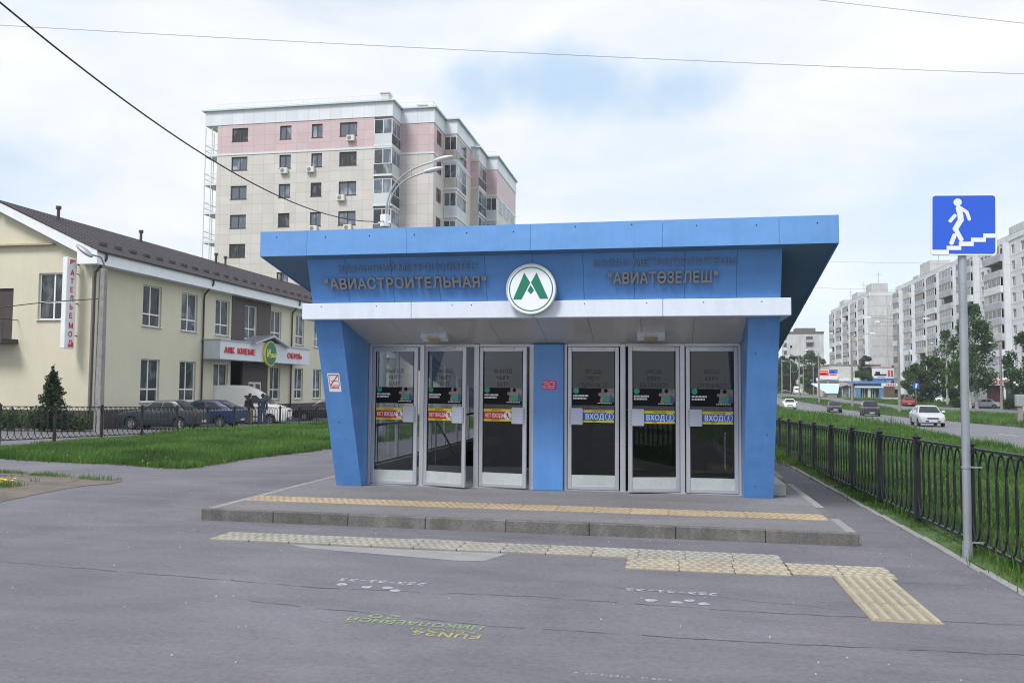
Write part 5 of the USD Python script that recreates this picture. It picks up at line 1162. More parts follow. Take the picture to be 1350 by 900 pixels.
# ------------------------------------------------------------------ vehicles
def paint(name, c, rough=.38):
    mat(name, c, rough, .04, 1.0, spec=.35, coat=.15)
paint('paint_graphite', (0.022, 0.032, 0.042)); paint('paint_navy', (0.012, 0.026, 0.085)); paint('paint_white', (0.80, 0.79, 0.76)); paint('paint_black', (0.012, 0.013, 0.015)); paint('paint_silver', (0.44, 0.45, 0.48)); paint('paint_red', (0.35, 0.012, 0.02)); paint('paint_darkgrey', (0.035, 0.037, 0.043))
mat('tyre', (0.018, 0.018, 0.018), 0.85, 0.15, 8); mat('wheel_rim', (0.33, 0.33, 0.34), 0.4, 0.1, 8, metal=.5); mat('car_plastic', (0.03, 0.03, 0.032), 0.6, 0.1)
mat('car_glass', (0.018, 0.024, 0.028), 0.08, 0.3, 1.2, spec=.4); mat('headlight', (0.30, 0.32, 0.35), 0.12, 0.1, 6); mat('taillight', (0.35, 0.015, 0.012), 0.2, 0.1, 6); mat('plate_white', (0.5, 0.5, 0.5), 0.5, 0.05)
M3 = manifold3d
def mhull(pts): return M3.Manifold.hull_points(np.asarray(pts, float))
STY = {  # L, W, H, wheelbase, wheel r, belt, hood front z, trunk/rear z, x of: windscreen base, roof front, roof rear, rear glass base
    'sedan': dict(L=4.05, W=1.62, H=1.40, wb=2.38, wr=.29, belt=.93, hood=.74, tail=.93, xs=(.90, .26, -.88, -1.42), ov=.02),
    'hatch': dict(L=4.17, W=1.68, H=1.43, wb=2.49, wr=.29, belt=.93, hood=.72, tail=.98, xs=(.95, .25, -1.0, -1.85), ov=.0),
    'suv': dict(L=4.55, W=1.82, H=1.70, wb=2.62, wr=.35, belt=1.06, hood=.95, tail=1.05, xs=(1.05, .45, -1.55, -2.1), ov=.0),
    'van': dict(L=4.95, W=1.90, H=2.38, wb=3.0, wr=.32, belt=1.22, hood=1.0, tail=1.25, xs=(1.50, -.15, -2.38, -2.46), gl=(.80, .58), ov=.0)}
def make_car(name, label, cat, loc, rotz, style, paintm, group=None, bumper='car_plastic', van_glass=False):
    s = STY[style]; L, W, H, wb, wr, belt = s['L'] / 2, s['W'] / 2, s['H'], s['wb'] / 2, s['wr'], s['belt']; xs = s['xs']
    T = Thing(name, label, cat, loc=loc, rotz=rotz, group=group); T.local = True
    z0 = .22
    # lower body: hulls of rounded rings
    def ring(x, w, zb, zt, c=.1):
        return [(x, sy * w * k, z) for sy in (-1, 1) for k, z in ((.93, zb), (1, zb + c * 1.2), (1, zt - c * 1.3), (.965, zt - c * .5), (.86, zt))]
    xw, xr = xs[0], xs[3]
    parts = [mhull(ring(xw, W, z0, belt) + ring(0, W, z0, belt + .01) + ring(-.6, W, z0, belt + .015)), mhull(ring(-.6, W, z0, belt + .015) + ring(xr, W, z0, s['tail'] + .01)),
             mhull(ring(xw, W, z0, belt) + ring(L * .72, W * .985, z0, (belt + s['hood']) / 2 + .05) + ring(L * .93, W * .93, z0 + .03, s['hood'] + .01) + ring(L - .02, W * .80, z0 + .10, s['hood'] - .10)),
             mhull(ring(xr, W, z0, s['tail'] + .01) + ring(-L * .93, W * .95, z0 + .04, s['tail']) + ring(-L + .02, W * .84, z0 + .12, s['tail'] - .10))]
    wb_, wr_ = W * .9, W * (.70 if style != 'van' else .80)
    roof = [(x, sy * w, z) for sy in (-1, 1) for x, w, z in ((xs[0], wb_, belt - .02), (xs[0] - .12, wb_ * .98, belt + .0), (xs[1], wr_ * .97, H - .055), (xs[1] - .12, wr_ * .9, H - .02), (xs[2], wr_ * .97, H - .06), (xs[2] + .15, wr_ * .9, H - .022), (xs[3], wb_, s['tail'] - .02), ((xs[1] + xs[2]) / 2, wr_ * .86, H), ((xs[1] + xs[2]) / 2, wr_ * 1.0, H - .06))]
    gx, gh = s.get('gl', (xs[1], 1.0)); gz_ = belt + (H - .055 - belt) * gh
    if 'gl' in s: roof += [(gx, sy * (wb_ + (wr_ - wb_) * gh), gz_) for sy in (-1, 1)] + [(gx - .45, sy * wr_ * .99, H - .24) for sy in (-1, 1)] + [(gx + .02, 0, gz_ + .03)]
    parts.append(mhull(roof))
    body = M3.Manifold.batch_boolean(parts, M3.OpType.Add)
    for x in (-wb, wb):
        cyl = M3.Manifold.cylinder(.5, wr * 1.2, wr * 1.2, 24).rotate([90, 0, 0])
        for y in (W + .12, -W + .38): body = body - cyl.translate([x, y, wr + .01])
    T.part('body', body, paintm, smooth=32)
    def P(t, h_, sy, off=.03):   # point on the side of the glasshouse: t along x at height fraction h
        xa = xs[0] + (gx - xs[0]) * h_ / gh; xb = xs[3] + (xs[2] - xs[3]) * h_
        return (xb + (xa - xb) * t, sy * (wb_ + (wr_ - wb_) * h_ + off), belt + (H - .06 - belt) * h_)
    ws = []
    spans = [(.53, .90), (.16, .49)] if style in ('sedan', 'hatch') else [(.55, .90), (.28, .52), (.07, .25)] if style == 'suv' else [(.70, .95)]
    for sy in (-1, 1):
        for a, b in spans:
            h1 = .86 if style != 'van' else .50
            c = [P(a, .1, sy), P(b, .1, sy), P(b - .02, h1, sy), P(a + .015, h1, sy)]
            T.part('side_window', MB().add(c, [(0, 1, 2, 3)]), 'car_glass')
    def F(u, h_, xa, za, xb, zb_, off):   # front / rear screens
        y = u * ((wb_ + (wr_ - wb_) * h_ * gh) * .9); return (xa + (xb - xa) * h_ + off, y, za + (zb_ - za) * h_ + .015)
    hs1 = .90
    wfull = wr_; wtop = wb_ + (wr_ - wb_) * gh
    T.part('windscreen', MB().add([F(-1, .08, xs[0], belt, gx, gz_, .025), F(1, .08, xs[0], belt, gx, gz_, .025), F(.96, hs1, xs[0], belt, gx, gz_, .025), F(-.96, hs1, xs[0], belt, gx, gz_, .025)], [(0, 1, 2, 3)]), 'car_glass')
    if style != 'van':
        T.part('rear_window', MB().add([F(-.92, .15, xs[3], s['tail'], xs[2], H - .06, -.03), F(.92, .15, xs[3], s['tail'], xs[2], H - .06, -.03), F(.85, .85, xs[3], s['tail'], xs[2], H - .06, -.03), F(-.85, .85, xs[3], s['tail'], xs[2], H - .06, -.03)], [(0, 3, 2, 1)]), 'car_glass')
    for x in (-wb, wb):
        for sy in (-1, 1):
            ty = trimesh.creation.revolve([(wr * .62, -.09), (wr * .95, -.09), (wr, -.06), (wr, .06), (wr * .95, .09), (wr * .62, .09), (wr * .62, -.09)], sections=20); ty.apply_transform(trimesh.transformations.rotation_matrix(math.pi / 2, [1, 0, 0])); ty.apply_translation((x, sy * (W - .1), wr))
            w = T.part('wheel', ty, 'tyre', smooth=40)
            rm = trimesh.creation.cylinder(wr * .62, .13, sections=18); rm.apply_transform(trimesh.transformations.rotation_matrix(math.pi / 2, [1, 0, 0])); rm.apply_translation((x, sy * (W - .1), wr))
            T.part('rim', rm, 'wheel_rim', under=w)
            hb = MB()
            for k in range(5): a = k * 1.2566; hb.obar((x + .06 * math.cos(a), sy * (W - .03), wr + .06 * math.sin(a)), (x + wr * .52 * math.cos(a), sy * (W - .03), wr + wr * .52 * math.sin(a)), .02, .05)
            T.part('spokes', hb, 'car_plastic', under=w)
    zf = s['hood'] - .02
    for sy in (-1, 1):
        T.part('headlight', MB().tm(hull([(L * .935, sy * W * .88, zf - .16), (L * .935, sy * W * .86, zf - .03), (L * 1.0 - .03, sy * W * .5, zf - .18), (L * 1.0 - .05, sy * W * .5, zf - .05), (L * .99 - .03, sy * W * .76, zf - .17), (L * .97, sy * W * .78, zf - .04)])), 'headlight')
        zt = s['tail']; T.part('taillight', MB().tm(hull([(-L * .95, sy * W * .93, zt - .3), (-L * .95, sy * W * .92, zt - .1), (-L * .995 + .01, sy * W * .84, zt - .3), (-L * .99 + .02, sy * W * .82, zt - .12), (-L * .995 + .01, sy * W * .55, zt - .3), (-L * .99 + .015, sy * W * .55, zt - .16)])), 'taillight')
        T.part('mirror', MB().tm(hull([(xs[0] - .18, sy * (W * .93), belt + .03), (xs[0] - .18, sy * (W + .16), belt + .04), (xs[0] - .3, sy * (W + .16), belt + .05), (xs[0] - .2, sy * (W + .15), belt + .17), (xs[0] - .28, sy * (W * .96), belt + .16)])), 'car_plastic' if bumper == 'car_plastic' else paintm)
        sm = MB()
        for x in ((xs[0] + xs[1]) / 2 - .02, (xs[1] + xs[2]) / 2 + .02, xs[2] - .02 if style != 'van' else -.6): sm.box(x - .006, x + .006, sy * (W + .001) - .004, sy * (W + .001) + .004, z0 + .18, belt - .14)
        T.part('door_seams', sm, 'dark_gap')
        T.part('side_moulding', MB().cbox(-wb + wr * 1.3, wb - wr * 1.3, sy * (W + .006) - .01, sy * (W + .006) + .01, .48, .54, .004), bumper)
    T.part('bumper', MB().tm(hull([(L - .35, -W * .96, z0 + .08), (L - .35, W * .96, z0 + .08), (L + .02, -W * .72, z0 + .1), (L + .02, W * .72, z0 + .1), (L - .35, -W * .96, z0 + .27), (L - .35, W * .96, z0 + .27), (L + .03, -W * .70, z0 + .25), (L + .03, W * .70, z0 + .25)])), bumper)
    T.part('bumper', MB().tm(hull([(-L + .3, -W * .97, z0 + .08), (-L + .3, W * .97, z0 + .08), (-L - .02, -W * .78, z0 + .1), (-L - .02, W * .78, z0 + .1), (-L + .3, -W * .97, z0 + .28), (-L + .3, W * .97, z0 + .28), (-L - .03, -W * .76, z0 + .26), (-L - .03, W * .76, z0 + .26)])), bumper)
    T.part('air_intake', MB().cbox(L - .05, L + .036, -W * .55, W * .55, z0 + .13, z0 + .22, .01), 'car_plastic')
    T.part('grille', MB().cbox(L - .06, L + .012, -W * .42, W * .42, zf - .16, zf - .07, .01), 'car_plastic')
    T.part('number_plate', MB().box(L + .031, L + .04, -.26, .26, z0 + .12, z0 + .23), 'plate_white'); T.part('number_plate', MB().box(-L - .045, -L - .031, -.26, .26, z0 + .14, z0 + .25) if bumper == 'car_plastic' else MB().box(-L - .03, -L - .005, -.26, .26, s['tail'] - .34, s['tail'] - .23), 'plate_white')
    return T
def fz(y): return float(gz(y))
make_car('parked_car', 'dark grey saloon nearest along the cream building, behind the fence', 'car', (-24.0, 36.5, fz(36)), 186, 'sedan', 'paint_graphite')
make_car('parked_car', 'navy blue saloon parked between the dark grey one and the white van', 'car', (-24.1, 40.3, fz(41)), 184, 'hatch', 'paint_navy')
make_car('white_van', 'white high-roofed van parked by the shop entrance, bonnet to the right', 'van', (-25.0, 46.7, fz(46) - .1), 12, 'van', 'paint_white', bumper='paint_darkgrey')
make_car('parked_car', 'black car half hidden by the left blue pier', 'car', (-22.9, 53.2, fz(53)), 190, 'sedan', 'paint_black', bumper='paint_black')
make_car('moving_car', 'silver white hatchback driving towards the viewer on the near carriageway', 'car', (17.75, 62.5, fz(61) - .02), -96, 'hatch', 'paint_silver', bumper='paint_silver')
make_car('moving_car', 'dark crossover driving behind the silver hatchback', 'car', (22.4, 100, fz(100) - .02), -97, 'suv', 'paint_darkgrey', bumper='paint_darkgrey')
make_car('moving_car', 'dark saloon partly hidden by tall grass, left of the dark crossover', 'car', (21.0, 113, fz(113) - .02), -96, 'sedan', 'paint_darkgrey', bumper='paint_darkgrey')
make_car('moving_car', 'white car just emerging beside the right blue pier', 'car', (17.0, 124, fz(124) - .02), -95, 'hatch', 'paint_white', bumper='paint_white')
make_car('moving_car', 'small red car on the far carriageway beside the blue road sign', 'car', (38.0, 143.5, fz(143)), -100, 'hatch', 'paint_red', bumper='paint_red')
make_car('white_van', 'distant white van on the far road left of the pale blue canopy', 'van', (37.6, 258, fz(258)), -92, 'van', 'paint_white', bumper='paint_darkgrey')
make_car('parked_car', 'distant dark car beside the far white van', 'car', (34.2, 262, fz(262)), 170, 'sedan', 'paint_darkgrey', bumper='paint_darkgrey')
make_car('parked_car', 'white car parked under the trees, left one of two behind the sign pole', 'car', (51.0, 167, fz(167)), 150, 'hatch', 'paint_white', bumper='paint_white')
make_car('parked_car', 'red car parked under the trees beside a white one', 'car', (52.6, 164, fz(164)), 160, 'sedan', 'paint_red', bumper='paint_red')
make_car('parked_car', 'pale grey car parked before the ground floor shop', 'car', (46.8, 136.5, fz(136)), 170, 'sedan', 'paint_silver', bumper='paint_silver')

# ------------------------------------------------------------------ two people by the fence
mat('skin', (0.42, 0.26, 0.19), 0.6, 0.08, 8); mat('hair_dark', (0.015, 0.012, 0.010), 0.7, 0.2, 20); mat('cloth_black', (0.018, 0.018, 0.022), 0.85, 0.2, 6); mat('cloth_navy', (0.025, 0.035, 0.075), 0.85, 0.2, 6); mat('denim', (0.04, 0.065, 0.13), 0.85, 0.2, 8); mat('shoe', (0.03, 0.028, 0.027), 0.6, 0.1); mat('cloth_khaki', (0.16, 0.13, 0.09), 0.85, 0.15, 6)
def blob(chains, res=.03, smooth=6):
    ms = []
    for ch in chains:
        for (p, r), (q, s) in zip(ch[:-1], ch[1:]):
            sp = [trimesh.creation.icosphere(2, rr).vertices + np.array(c) for c, rr in ((p, r), (q, s))]; ms.append(mhull(np.vstack(sp)))
    m = M3.Manifold.batch_boolean(ms, M3.OpType.Add).refine_to_length(res).to_mesh(); t = trimesh.Trimesh(m.vert_properties[:, :3], m.tri_verts); t.merge_vertices()
    trimesh.smoothing.filter_taubin(t, iterations=smooth); return t
def person(label, loc, rotz, top, legs, scale=1.0, bag=False):
    T = Thing('person', label, 'person', loc=loc, rotz=rotz); T.local = True; k = scale
    hip, sh = .92, 1.42
    J = {}
    for s in (-1, 1):
        J['leg', s] = [((0, s * .09, hip), .085), ((.02, s * .10, .50), .058), ((-.01, s * .105, .09), .042), ((.13, s * .115, .045), .036)]
        J['arm', s] = [((0, s * .19, sh - .03), .052), ((-.03, s * .235, 1.13), .041), ((.14, s * .20, .93 + .05 * s), .032)]
    torso = [((0, 0, hip + .02), .125), ((0, 0, 1.12), .115), ((0, 0, 1.32), .125), ((-.005, 0, 1.46), .06), ((.01, 0, 1.56), .05)]
    shl = [((0, -.16, sh - .02), .06), ((0, .16, sh - .02), .06)]
    head = [((.02, 0, 1.60), .078), ((.015, 0, 1.665), .092)]
    nose = [((.10, 0, 1.63), .014), ((.115, 0, 1.60), .014)]
    ch = [J['leg', s] for s in (-1, 1)] + [J['arm', s] for s in (-1, 1)] + [torso, shl, head, nose]
    for s in (-1, 1):
        h0 = np.array(J['arm', s][-1][0]); ch.append([(tuple(h0), .030), (tuple(h0 + [.075, -.01 * s, -.03]), .026)])
        for f_ in range(4):
            b = h0 + [.08, s * (.024 - .016 * f_), -.03 + .004 * f_]; ch.append([(tuple(b), .011), (tuple(b + [.03, 0, -.022]), .0095), (tuple(b + [.04, -.004 * s, -.055]), .008)])
        b = h0 + [.03, -s * .032, .0]; ch.append([(tuple(b), .012), (tuple(b + [.035, -s * .012, -.022]), .010)])
        ch.append([((.0, s * .09, 1.645), .016), ((-.005, s * .092, 1.62), .013)])
    T.part('body', blob(ch, .022, 4), 'skin', smooth=True)
    up = lambda c, g: [(p, r + g) for p, r in c]
    jk = [up(torso[:3], .022) + [((-.005, 0, 1.455), .078)], up(shl, .022)] + [up(J['arm', s][:2], .022) + [(tuple(np.array(J['arm', s][2][0]) * .9 + np.array(J['arm', s][1][0]) * .1), .046)] for s in (-1, 1)] + [[((0, -.05, .90), .115), ((0, .05, .90), .115)]]
    T.part('jacket', blob(jk, .03, 5), top, smooth=True)
    T.part('trousers', blob([up(J['leg', s][:2], .018) + [(J['leg', s][2][0], .062)] for s in (-1, 1)] + [[((0, -.06, hip - .02), .115), ((0, .06, hip - .02), .115)]], .03, 5), legs, smooth=True)
    for s in (-1, 1): T.part('shoe', blob([[((-.03, s * .105, .055), .056), ((.05, s * .11, .05), .052), ((.16, s * .115, .042), .042)]], .03, 3), 'shoe', smooth=True)
    T.part('hair', blob([[((-.015, 0, 1.69), .092), ((-.035, 0, 1.62), .080)], [((.02, 0, 1.715), .078), ((-.03, 0, 1.70), .085)]], .02, 3), 'hair_dark', smooth=True)
    for s in (-1, 1):
        T.part('eye', trimesh.creation.icosphere(1, .011).apply_translation((.104, s * .032, 1.648)), 'black_print')
    if bag: T.part('backpack', MB().tm(hull(*[np.array([(-.30, s * .13, 1.02), (-.13, s * .14, 1.0), (-.27, s * .11, 1.36), (-.13, s * .12, 1.42)]) for s in (-1, 1)])), 'cloth_black', smooth=30)
    return T
person('person in black with a dark backpack, left one of the pair beside the navy car', (-23.75, 44.5, fz(44)), 65, 'cloth_black', 'cloth_khaki', bag=True)
person('person in navy jacket and jeans, right one of the pair by the white van', (-23.05, 44.7, fz(44)), 100, 'cloth_navy', 'denim')
# ------------------------------------------------------------------ vegetation
leafmat('leaf_dark', (0.064, 0.142, 0.044), scale=.5, trans=.45); leafmat('leaf_mid', (0.095, 0.185, 0.055), scale=.5, trans=.45); leafmat('leaf_pale', (0.12, 0.17, 0.08), scale=.5, trans=.45)
leafmat('needle', (0.030, 0.062, 0.030), scale=2.0, trans=.15); leafmat('leaf_bush', (0.06, 0.13, 0.02), scale=1.0)
leafmat('grass_blade', (0.088, 0.210, 0.042), var=.5, scale=.45, trans=.4); leafmat('grass_dry', (0.17, 0.25, 0.07), var=.35, scale=.45, trans=.35)
mat('bark_grey', (0.13, 0.11, 0.09), 0.9, 0.3, 3, 0.4, 20); mat('bark_birch', (0.50, 0.48, 0.46), 0.8, 0.25, 2.5, 0.5, 6)
mat('dandelion_yellow', (0.70, 0.52, 0.02), 0.7, 0.1, 8); mat('pebble_pale', (0.5, 0.5, 0.5), 0.8, 0.1)
def leaves(P, size, rs, flat=0.0):
    """Quads of random bearing at the points P."""
    n = len(P); a = rs.normal(size=(n, 3)); a[:, 2] *= 1 - flat; a /= np.linalg.norm(a, axis=1, keepdims=True)
    b = np.cross(a, rs.normal(size=(n, 3))); b /= np.linalg.norm(b, axis=1, keepdims=True); s = (size * rs.uniform(.55, 1.3, n))[:, None]
    v = np.stack([P - a * s, P - b * s * .5, P + a * s, P + b * s * .5], 1).reshape(-1, 3); i = np.arange(n)[:, None] * 4
    return v, np.vstack([i + [0, 1, 2], i + [0, 2, 3]])
def tree(name, label, x, y, H, R, leaf, bark='bark_grey', seed=1, n=4200, size=.28, base=.22, shape='round', z=None, trunks=1, group=None, fill=.75, blobs_n=26):
    rs = np.random.RandomState(seed); z = float(gz(y)) if z is None else z
    T = Thing(name, label, 'tree', loc=(x, y, z), group=group)
    cl = []
    for k in range(blobs_n):
        h_ = base + (1 - base) * rs.uniform(.02, .97) ; t = (h_ - base) / (1 - base)
        prof = {'round': math.sin(math.pi * min(1, (t * .93 + .10))) ** .6, 'cone': (1 - t) ** .8 + .1, 'droop': (math.sin(math.pi * min(1, t * .85 + .15))) ** .8}[shape]
        a = rs.uniform(0, 2 * math.pi); rr = R * prof * math.sqrt(rs.uniform(.05, 1)) * .8
        cl.append((x + rr * math.cos(a), y + rr * math.sin(a), z + H * h_, R * rs.uniform(.2, .42) * (.5 + .5 * prof)))
    for ti in range(trunks):
        ox = (ti - (trunks - 1) / 2) * .9
        mb = MB().tube([(x + ox, y, z - .2), (x + ox * 1.1, y + .1, z + H * .35), (x + ox * .8, y, z + H * .85)], np.array([.016 * H, .012 * H, .003 * H]), 8)
        tp = T.part('trunk', mb, bark)
    lm = MB()
    for (cx_, cy_, cz_, cr) in cl[::2]:
        zz = max(z + H * base * .8, cz_ - .35 * H * .4); lm.tube([(x, y, zz), ((x + cx_) / 2, (y + cy_) / 2, (zz + cz_) / 2 + .1), (cx_, cy_, cz_)], np.array([.006 * H, .004 * H, .0015 * H]), 5)
    T.part('limbs', lm, bark)
    per = n // len(cl); P = []
    for c in cl:
        d = rs.normal(size=(per, 3)); d /= np.linalg.norm(d, axis=1, keepdims=True); r = c[3] * rs.uniform(0.2, 1, per) ** .5
        q = np.array(c[:3]) + d * r[:, None] * [1, 1, .8]
        if shape == 'droop': q[:, 2] -= rs.exponential(.35, per) * c[3]
        P.append(q)
    T.part('crown', leaves(np.vstack(P), size, rs), leaf)
    return T
tree('birch_tree', 'tall dark green birch with white trunks behind the road sign pole', 44.8, 135, 16.0, 3.7, 'leaf_dark', 'bark_birch', 11, 7000, .23, .2, 'droop', trunks=2, blobs_n=46)
tree('birch_tree', 'birch at the right edge of the picture beyond the cabinet', 48.6, 127, 11.3, 2.9, 'leaf_dark', 'bark_birch', 12, 4200, .24, .18, 'droop', blobs_n=34)
tree('birch_tree', 'lighter thin birch rising left of the dense trees by the grey lamp post', 44.6, 146, 12.5, 2.5, 'leaf_mid', 'bark_birch', 13, 2600, .22, .25, 'droop')
for i, (x, y, H, R, lb) in enumerate([(41.8, 153, 7.0, 2.6, 'bushy green tree beside the blue road sign, leftmost of the dense group'), (44.4, 153, 8.6, 2.9, 'bushy dark green tree at the middle of the dense group behind the silver car'), (47.3, 152, 7.6, 2.6, 'bushy green tree of the dense group next to the sign pole')]):
    tree('bushy_tree', lb, x, y, H, R, 'leaf_dark' if i % 2 else 'leaf_mid', seed=20 + i, n=3800, size=.24, base=.08, blobs_n=36)
tree('poplar_tree', 'pale green tree before the blank end wall, left of the white billboard', 47.9, 218.9, 11.4, 2.1, 'leaf_pale', seed=31, n=4200, size=.34, base=.12, blobs_n=30)
tree('bushy_tree', 'dark tree behind the white billboard', 55.6, 219.3, 8.6, 1.8, 'leaf_dark', seed=32, n=3500, size=.38, base=.1)
for i, (x, H, lb) in enumerate([(37, 12.6, 'distant tree nearest the blue pier'), (40.8, 13.6, 'distant tree second from the blue pier, below the small far block'), (44.6, 13.8, 'distant dark tree at the middle of the far row'), (48.2, 12.6, 'distant dark tree at the right end of the far row'), (34, 11, 'distant tree mostly hidden by the blue pier')]):
    tree('distant_tree', lb, x, 280 + (i % 2) * 6, H, 4.2, 'leaf_mid' if i % 3 else 'leaf_dark', seed=40 + i, n=2600, size=.5, base=.05)
# spruce beside the gable
def conifer(label, x, y, H, R, seed):
    rs = np.random.RandomState(seed); z = float(gz(y)); T = Thing('spruce', label, 'tree', loc=(x, y, z))
    T.part('trunk', MB().tube([(x, y, z - .1), (x, y, z + H * .96)], np.array([.05, .008]), 7), 'bark_grey')
    P, lim = [], MB()
    for k in range(15):
        t = .05 + .9 * k / 14; m = int(13 - 7 * t); L0 = R * (1 - t) ** .85 + .07
        for j in range(m):
            a = j * 2 * math.pi / m + rs.uniform(-.3, .3) + k; L_ = L0 * rs.uniform(.65, 1.2); b = np.array([x, y, z + H * t]); e = b + [L_ * math.cos(a), L_ * math.sin(a), L_ * rs.uniform(.1, .5)]
            lim.bar(b, e, .008, 4); s = rs.uniform(.15, 1, 46)[:, None]; P.append(b + (e - b) * s + rs.normal(size=(46, 3)) * .045)
    P.append(np.array([x, y, z + H]) + rs.normal(size=(60, 3)) * [.03, .03, .12])
    T.part('limbs', lim, 'bark_grey'); T.part('crown', leaves(np.vstack(P), .062, rs), 'needle'); return T
conifer('small dark green spruce in front of the cream gable wall', -26.75, 32.4, 2.65, .85, 5)
def bush(label, x, y, w, d, h_, leaf, seed, n=2500, size=.08):
    rs = np.random.RandomState(seed); z = float(gz(y)); T = Thing('bush', label, 'bush', loc=(x, y, z))
    c = np.column_stack([x + rs.uniform(-w, w, 14), y + rs.uniform(-d, d, 14), z + h_ * rs.uniform(.25, .75, 14)]); P = c[rs.randint(0, 14, n)] + rs.normal(size=(n, 3)) * [w * .16, d * .2, h_ * .16]
    st = MB()
    for q in c: st.bar((x + (q[0] - x) * .6, y + (q[1] - y) * .6, z), q, .012, 4)
    T.part('stems', st, 'bark_grey'); T.part('foliage', leaves(P, size, rs), leaf)
bush('low dark hedge bush left of the spruce behind the fence', -28.9, 32.6, 1.7, .5, .95, 'leaf_dark', 61)
bush('low dark bush right of the spruce foot behind the fence', -25.9, 32.9, .55, .4, .7, 'leaf_dark', 62, 900)
bush('bright green rounded bush at the right below the shop', 49.6, 131, 2.0, 1.0, 1.7, 'leaf_bush', 63, 2500, .14)
bush('dull green bush beside the pale grey car', 44.3, 139, 1.8, 1.0, 1.5, 'leaf_dark', 64, 2000, .14)
bush('grey green shrub among the lawn near the red car', 42.5, 158, 1.6, 1.0, 1.6, 'leaf_pale', 65, 1500, .14)

# grass: tufts scattered over the lawns, one object for each lawn
def tuft(seed, n, h_, spread):
    rs = np.random.RandomState(seed); mb = MB()
    for _ in range(n):
        bx, by = rs.normal(size=2) * spread; a = rs.uniform(0, 2 * math.pi); hh = h_ * rs.uniform(.45, 1.1); ln = hh * rs.uniform(.1, .6); w = .0035 * rs.uniform(.8, 1.6) * (1 + h_ * 2)
        dx, dy = math.cos(a), math.sin(a); px_, py_ = -dy * w, dx * w
        p0, p1, p2 = np.array([bx, by, -.02]), np.array([bx + dx * ln * .35, by + dy * ln * .35, hh * .6]), np.array([bx + dx * ln, by + dy * ln, hh])
        s = np.array([px_, py_, 0]); mb.add([p0 - s, p0 + s, p1 + s * .8, p1 - s * .8, p2], [(0, 1, 2), (0, 2, 3), (3, 2, 4)])
    return mb
def scatter(name, label, cat, places, protos):
    """places: (x, y, z, yaw, scale, proto index)"""
    path = '/World/' + numbered('/World', name); I = UsdGeom.PointInstancer.Define(stage, path)
    for i, (mb, m) in enumerate(protos):
        v, f = mb.arrays(); usdkit.mesh(stage, path + '/tuft' + ('_%03d' % i if i else ''), trimesh.Trimesh(v, f, process=False), LOOKS[m])
        I.CreatePrototypesRel().AddTarget(path + '/tuft' + ('_%03d' % i if i else ''))
    A = np.array(places, float)
    I.CreatePositionsAttr(Vt.Vec3fArray.FromNumpy(A[:, :3].astype(np.float32)))
    I.CreateProtoIndicesAttr(Vt.IntArray.FromNumpy(A[:, 5].astype(np.int32)))
    I.CreateOrientationsAttr(Vt.QuathArray([Gf.Quath(float(math.cos(a / 2)), 0, 0, float(math.sin(a / 2))) for a in A[:, 3]]))
    I.CreateScalesAttr(Vt.Vec3fArray.FromNumpy(np.repeat(A[:, 4:5], 3, 1).astype(np.float32)))
    tag(I.GetPrim(), label, cat, kind='stuff')
from shapely import contains_xy
def fill(poly, dens, hfun, rs, sc, nproto, xmask=None):
    x0, y0, x1, y1 = poly.bounds; out = []
    n = int((x1 - x0) * (y1 - y0) * dens); X, Y = rs.uniform(x0, x1, n), rs.uniform(y0, y1, n)
    ok = contains_xy(poly, X, Y)
    for x, y in zip(X[ok], Y[ok]):
        c = float(meshkit.noise(np.array([x * .55, y * .55, 1.7]), 4)); p = rs.randint(nproto)
        out.append((x, y, float(gz(y)) + hfun(x, y), rs.uniform(0, 6.28), sc * (.38 + 1.15 * c) * rs.uniform(.75, 1.25), p))
    return out
rs = np.random.RandomState(99)
protos = [(tuft(1, 50, .11, .11), 'grass_blade'), (tuft(2, 50, .13, .13), 'grass_blade'), (tuft(3, 34, .19, .12), 'grass_blade'), (tuft(4, 44, .12, .13), 'grass_dry')]
pl = fill(LAWN_L.intersection(sbox(-30, 0, 0, 27)), 80, lawn_left_h, rs, 1.0, 4) + fill(LAWN_L.intersection(sbox(-30, 27, 0, 60)), 26, lawn_left_h, rs, 1.45, 4) + fill(LAWN_L2.intersection(sbox(-34, 0, 0, 60)), 20, lambda x, y: .03, rs, 1.1, 4)
scatter('lawn_grass', 'rough green grass of the lawn left of the pavilion', 'grass', pl, protos)
pr = fill(LAWN_R.intersection(sbox(3.5, 4, 30, 22)), 70, lawn_right_h, rs, 1.0, 4) + fill(LAWN_R.intersection(sbox(0, 22, 30, 50)), 24, lawn_right_h, rs, 1.8, 4) + fill(LAWN_R.intersection(sbox(0, 50, 40, 135)), 6, lawn_right_h, rs, 3.2, 4)
pr += fill(sbox(3.2, 5, 3.75, 40), 85, lambda x, y: .012, rs, .62, 4)
pr = [p for p in pr if math.hypot(p[0] - 3.11, p[1] - 9.64) > .16 and not (p[0] < 3.42 and rs.uniform() < .4)]
scatter('lawn_grass', 'tall green grass around the right-hand iron fence', 'grass', pr, protos)
med = Polygon([(22.9, 40), (23.9, 62), (24.9, 79), (25.4, 104), (25.1, 120), (24.8, 150), (24.7, 190), (30.6, 190), (29.3, 152), (31.2, 122), (36, 118), (40, 112), (40, 101), (30, 95), (26, 70), (26, 40)])
far1 = Polygon([(38, 146), (46, 136), (60, 129), (62, 132), (53, 137), (47, 165), (40, 190), (37.5, 190), (37.2, 160)]); near2 = Polygon([(26.5, 62), (31, 94), (46, 96), (60, 92), (60, 70)])
pm = fill(med, 5, lambda x, y: -.05, rs, 2.6, 4) + fill(far1, 3, lambda x, y: -.05, rs, 3.2, 4) + fill(near2, 4, lambda x, y: -.05, rs, 2.2, 4)
scatter('verge_grass', 'mown grass of the median and the far verges', 'grass', pm, protos)
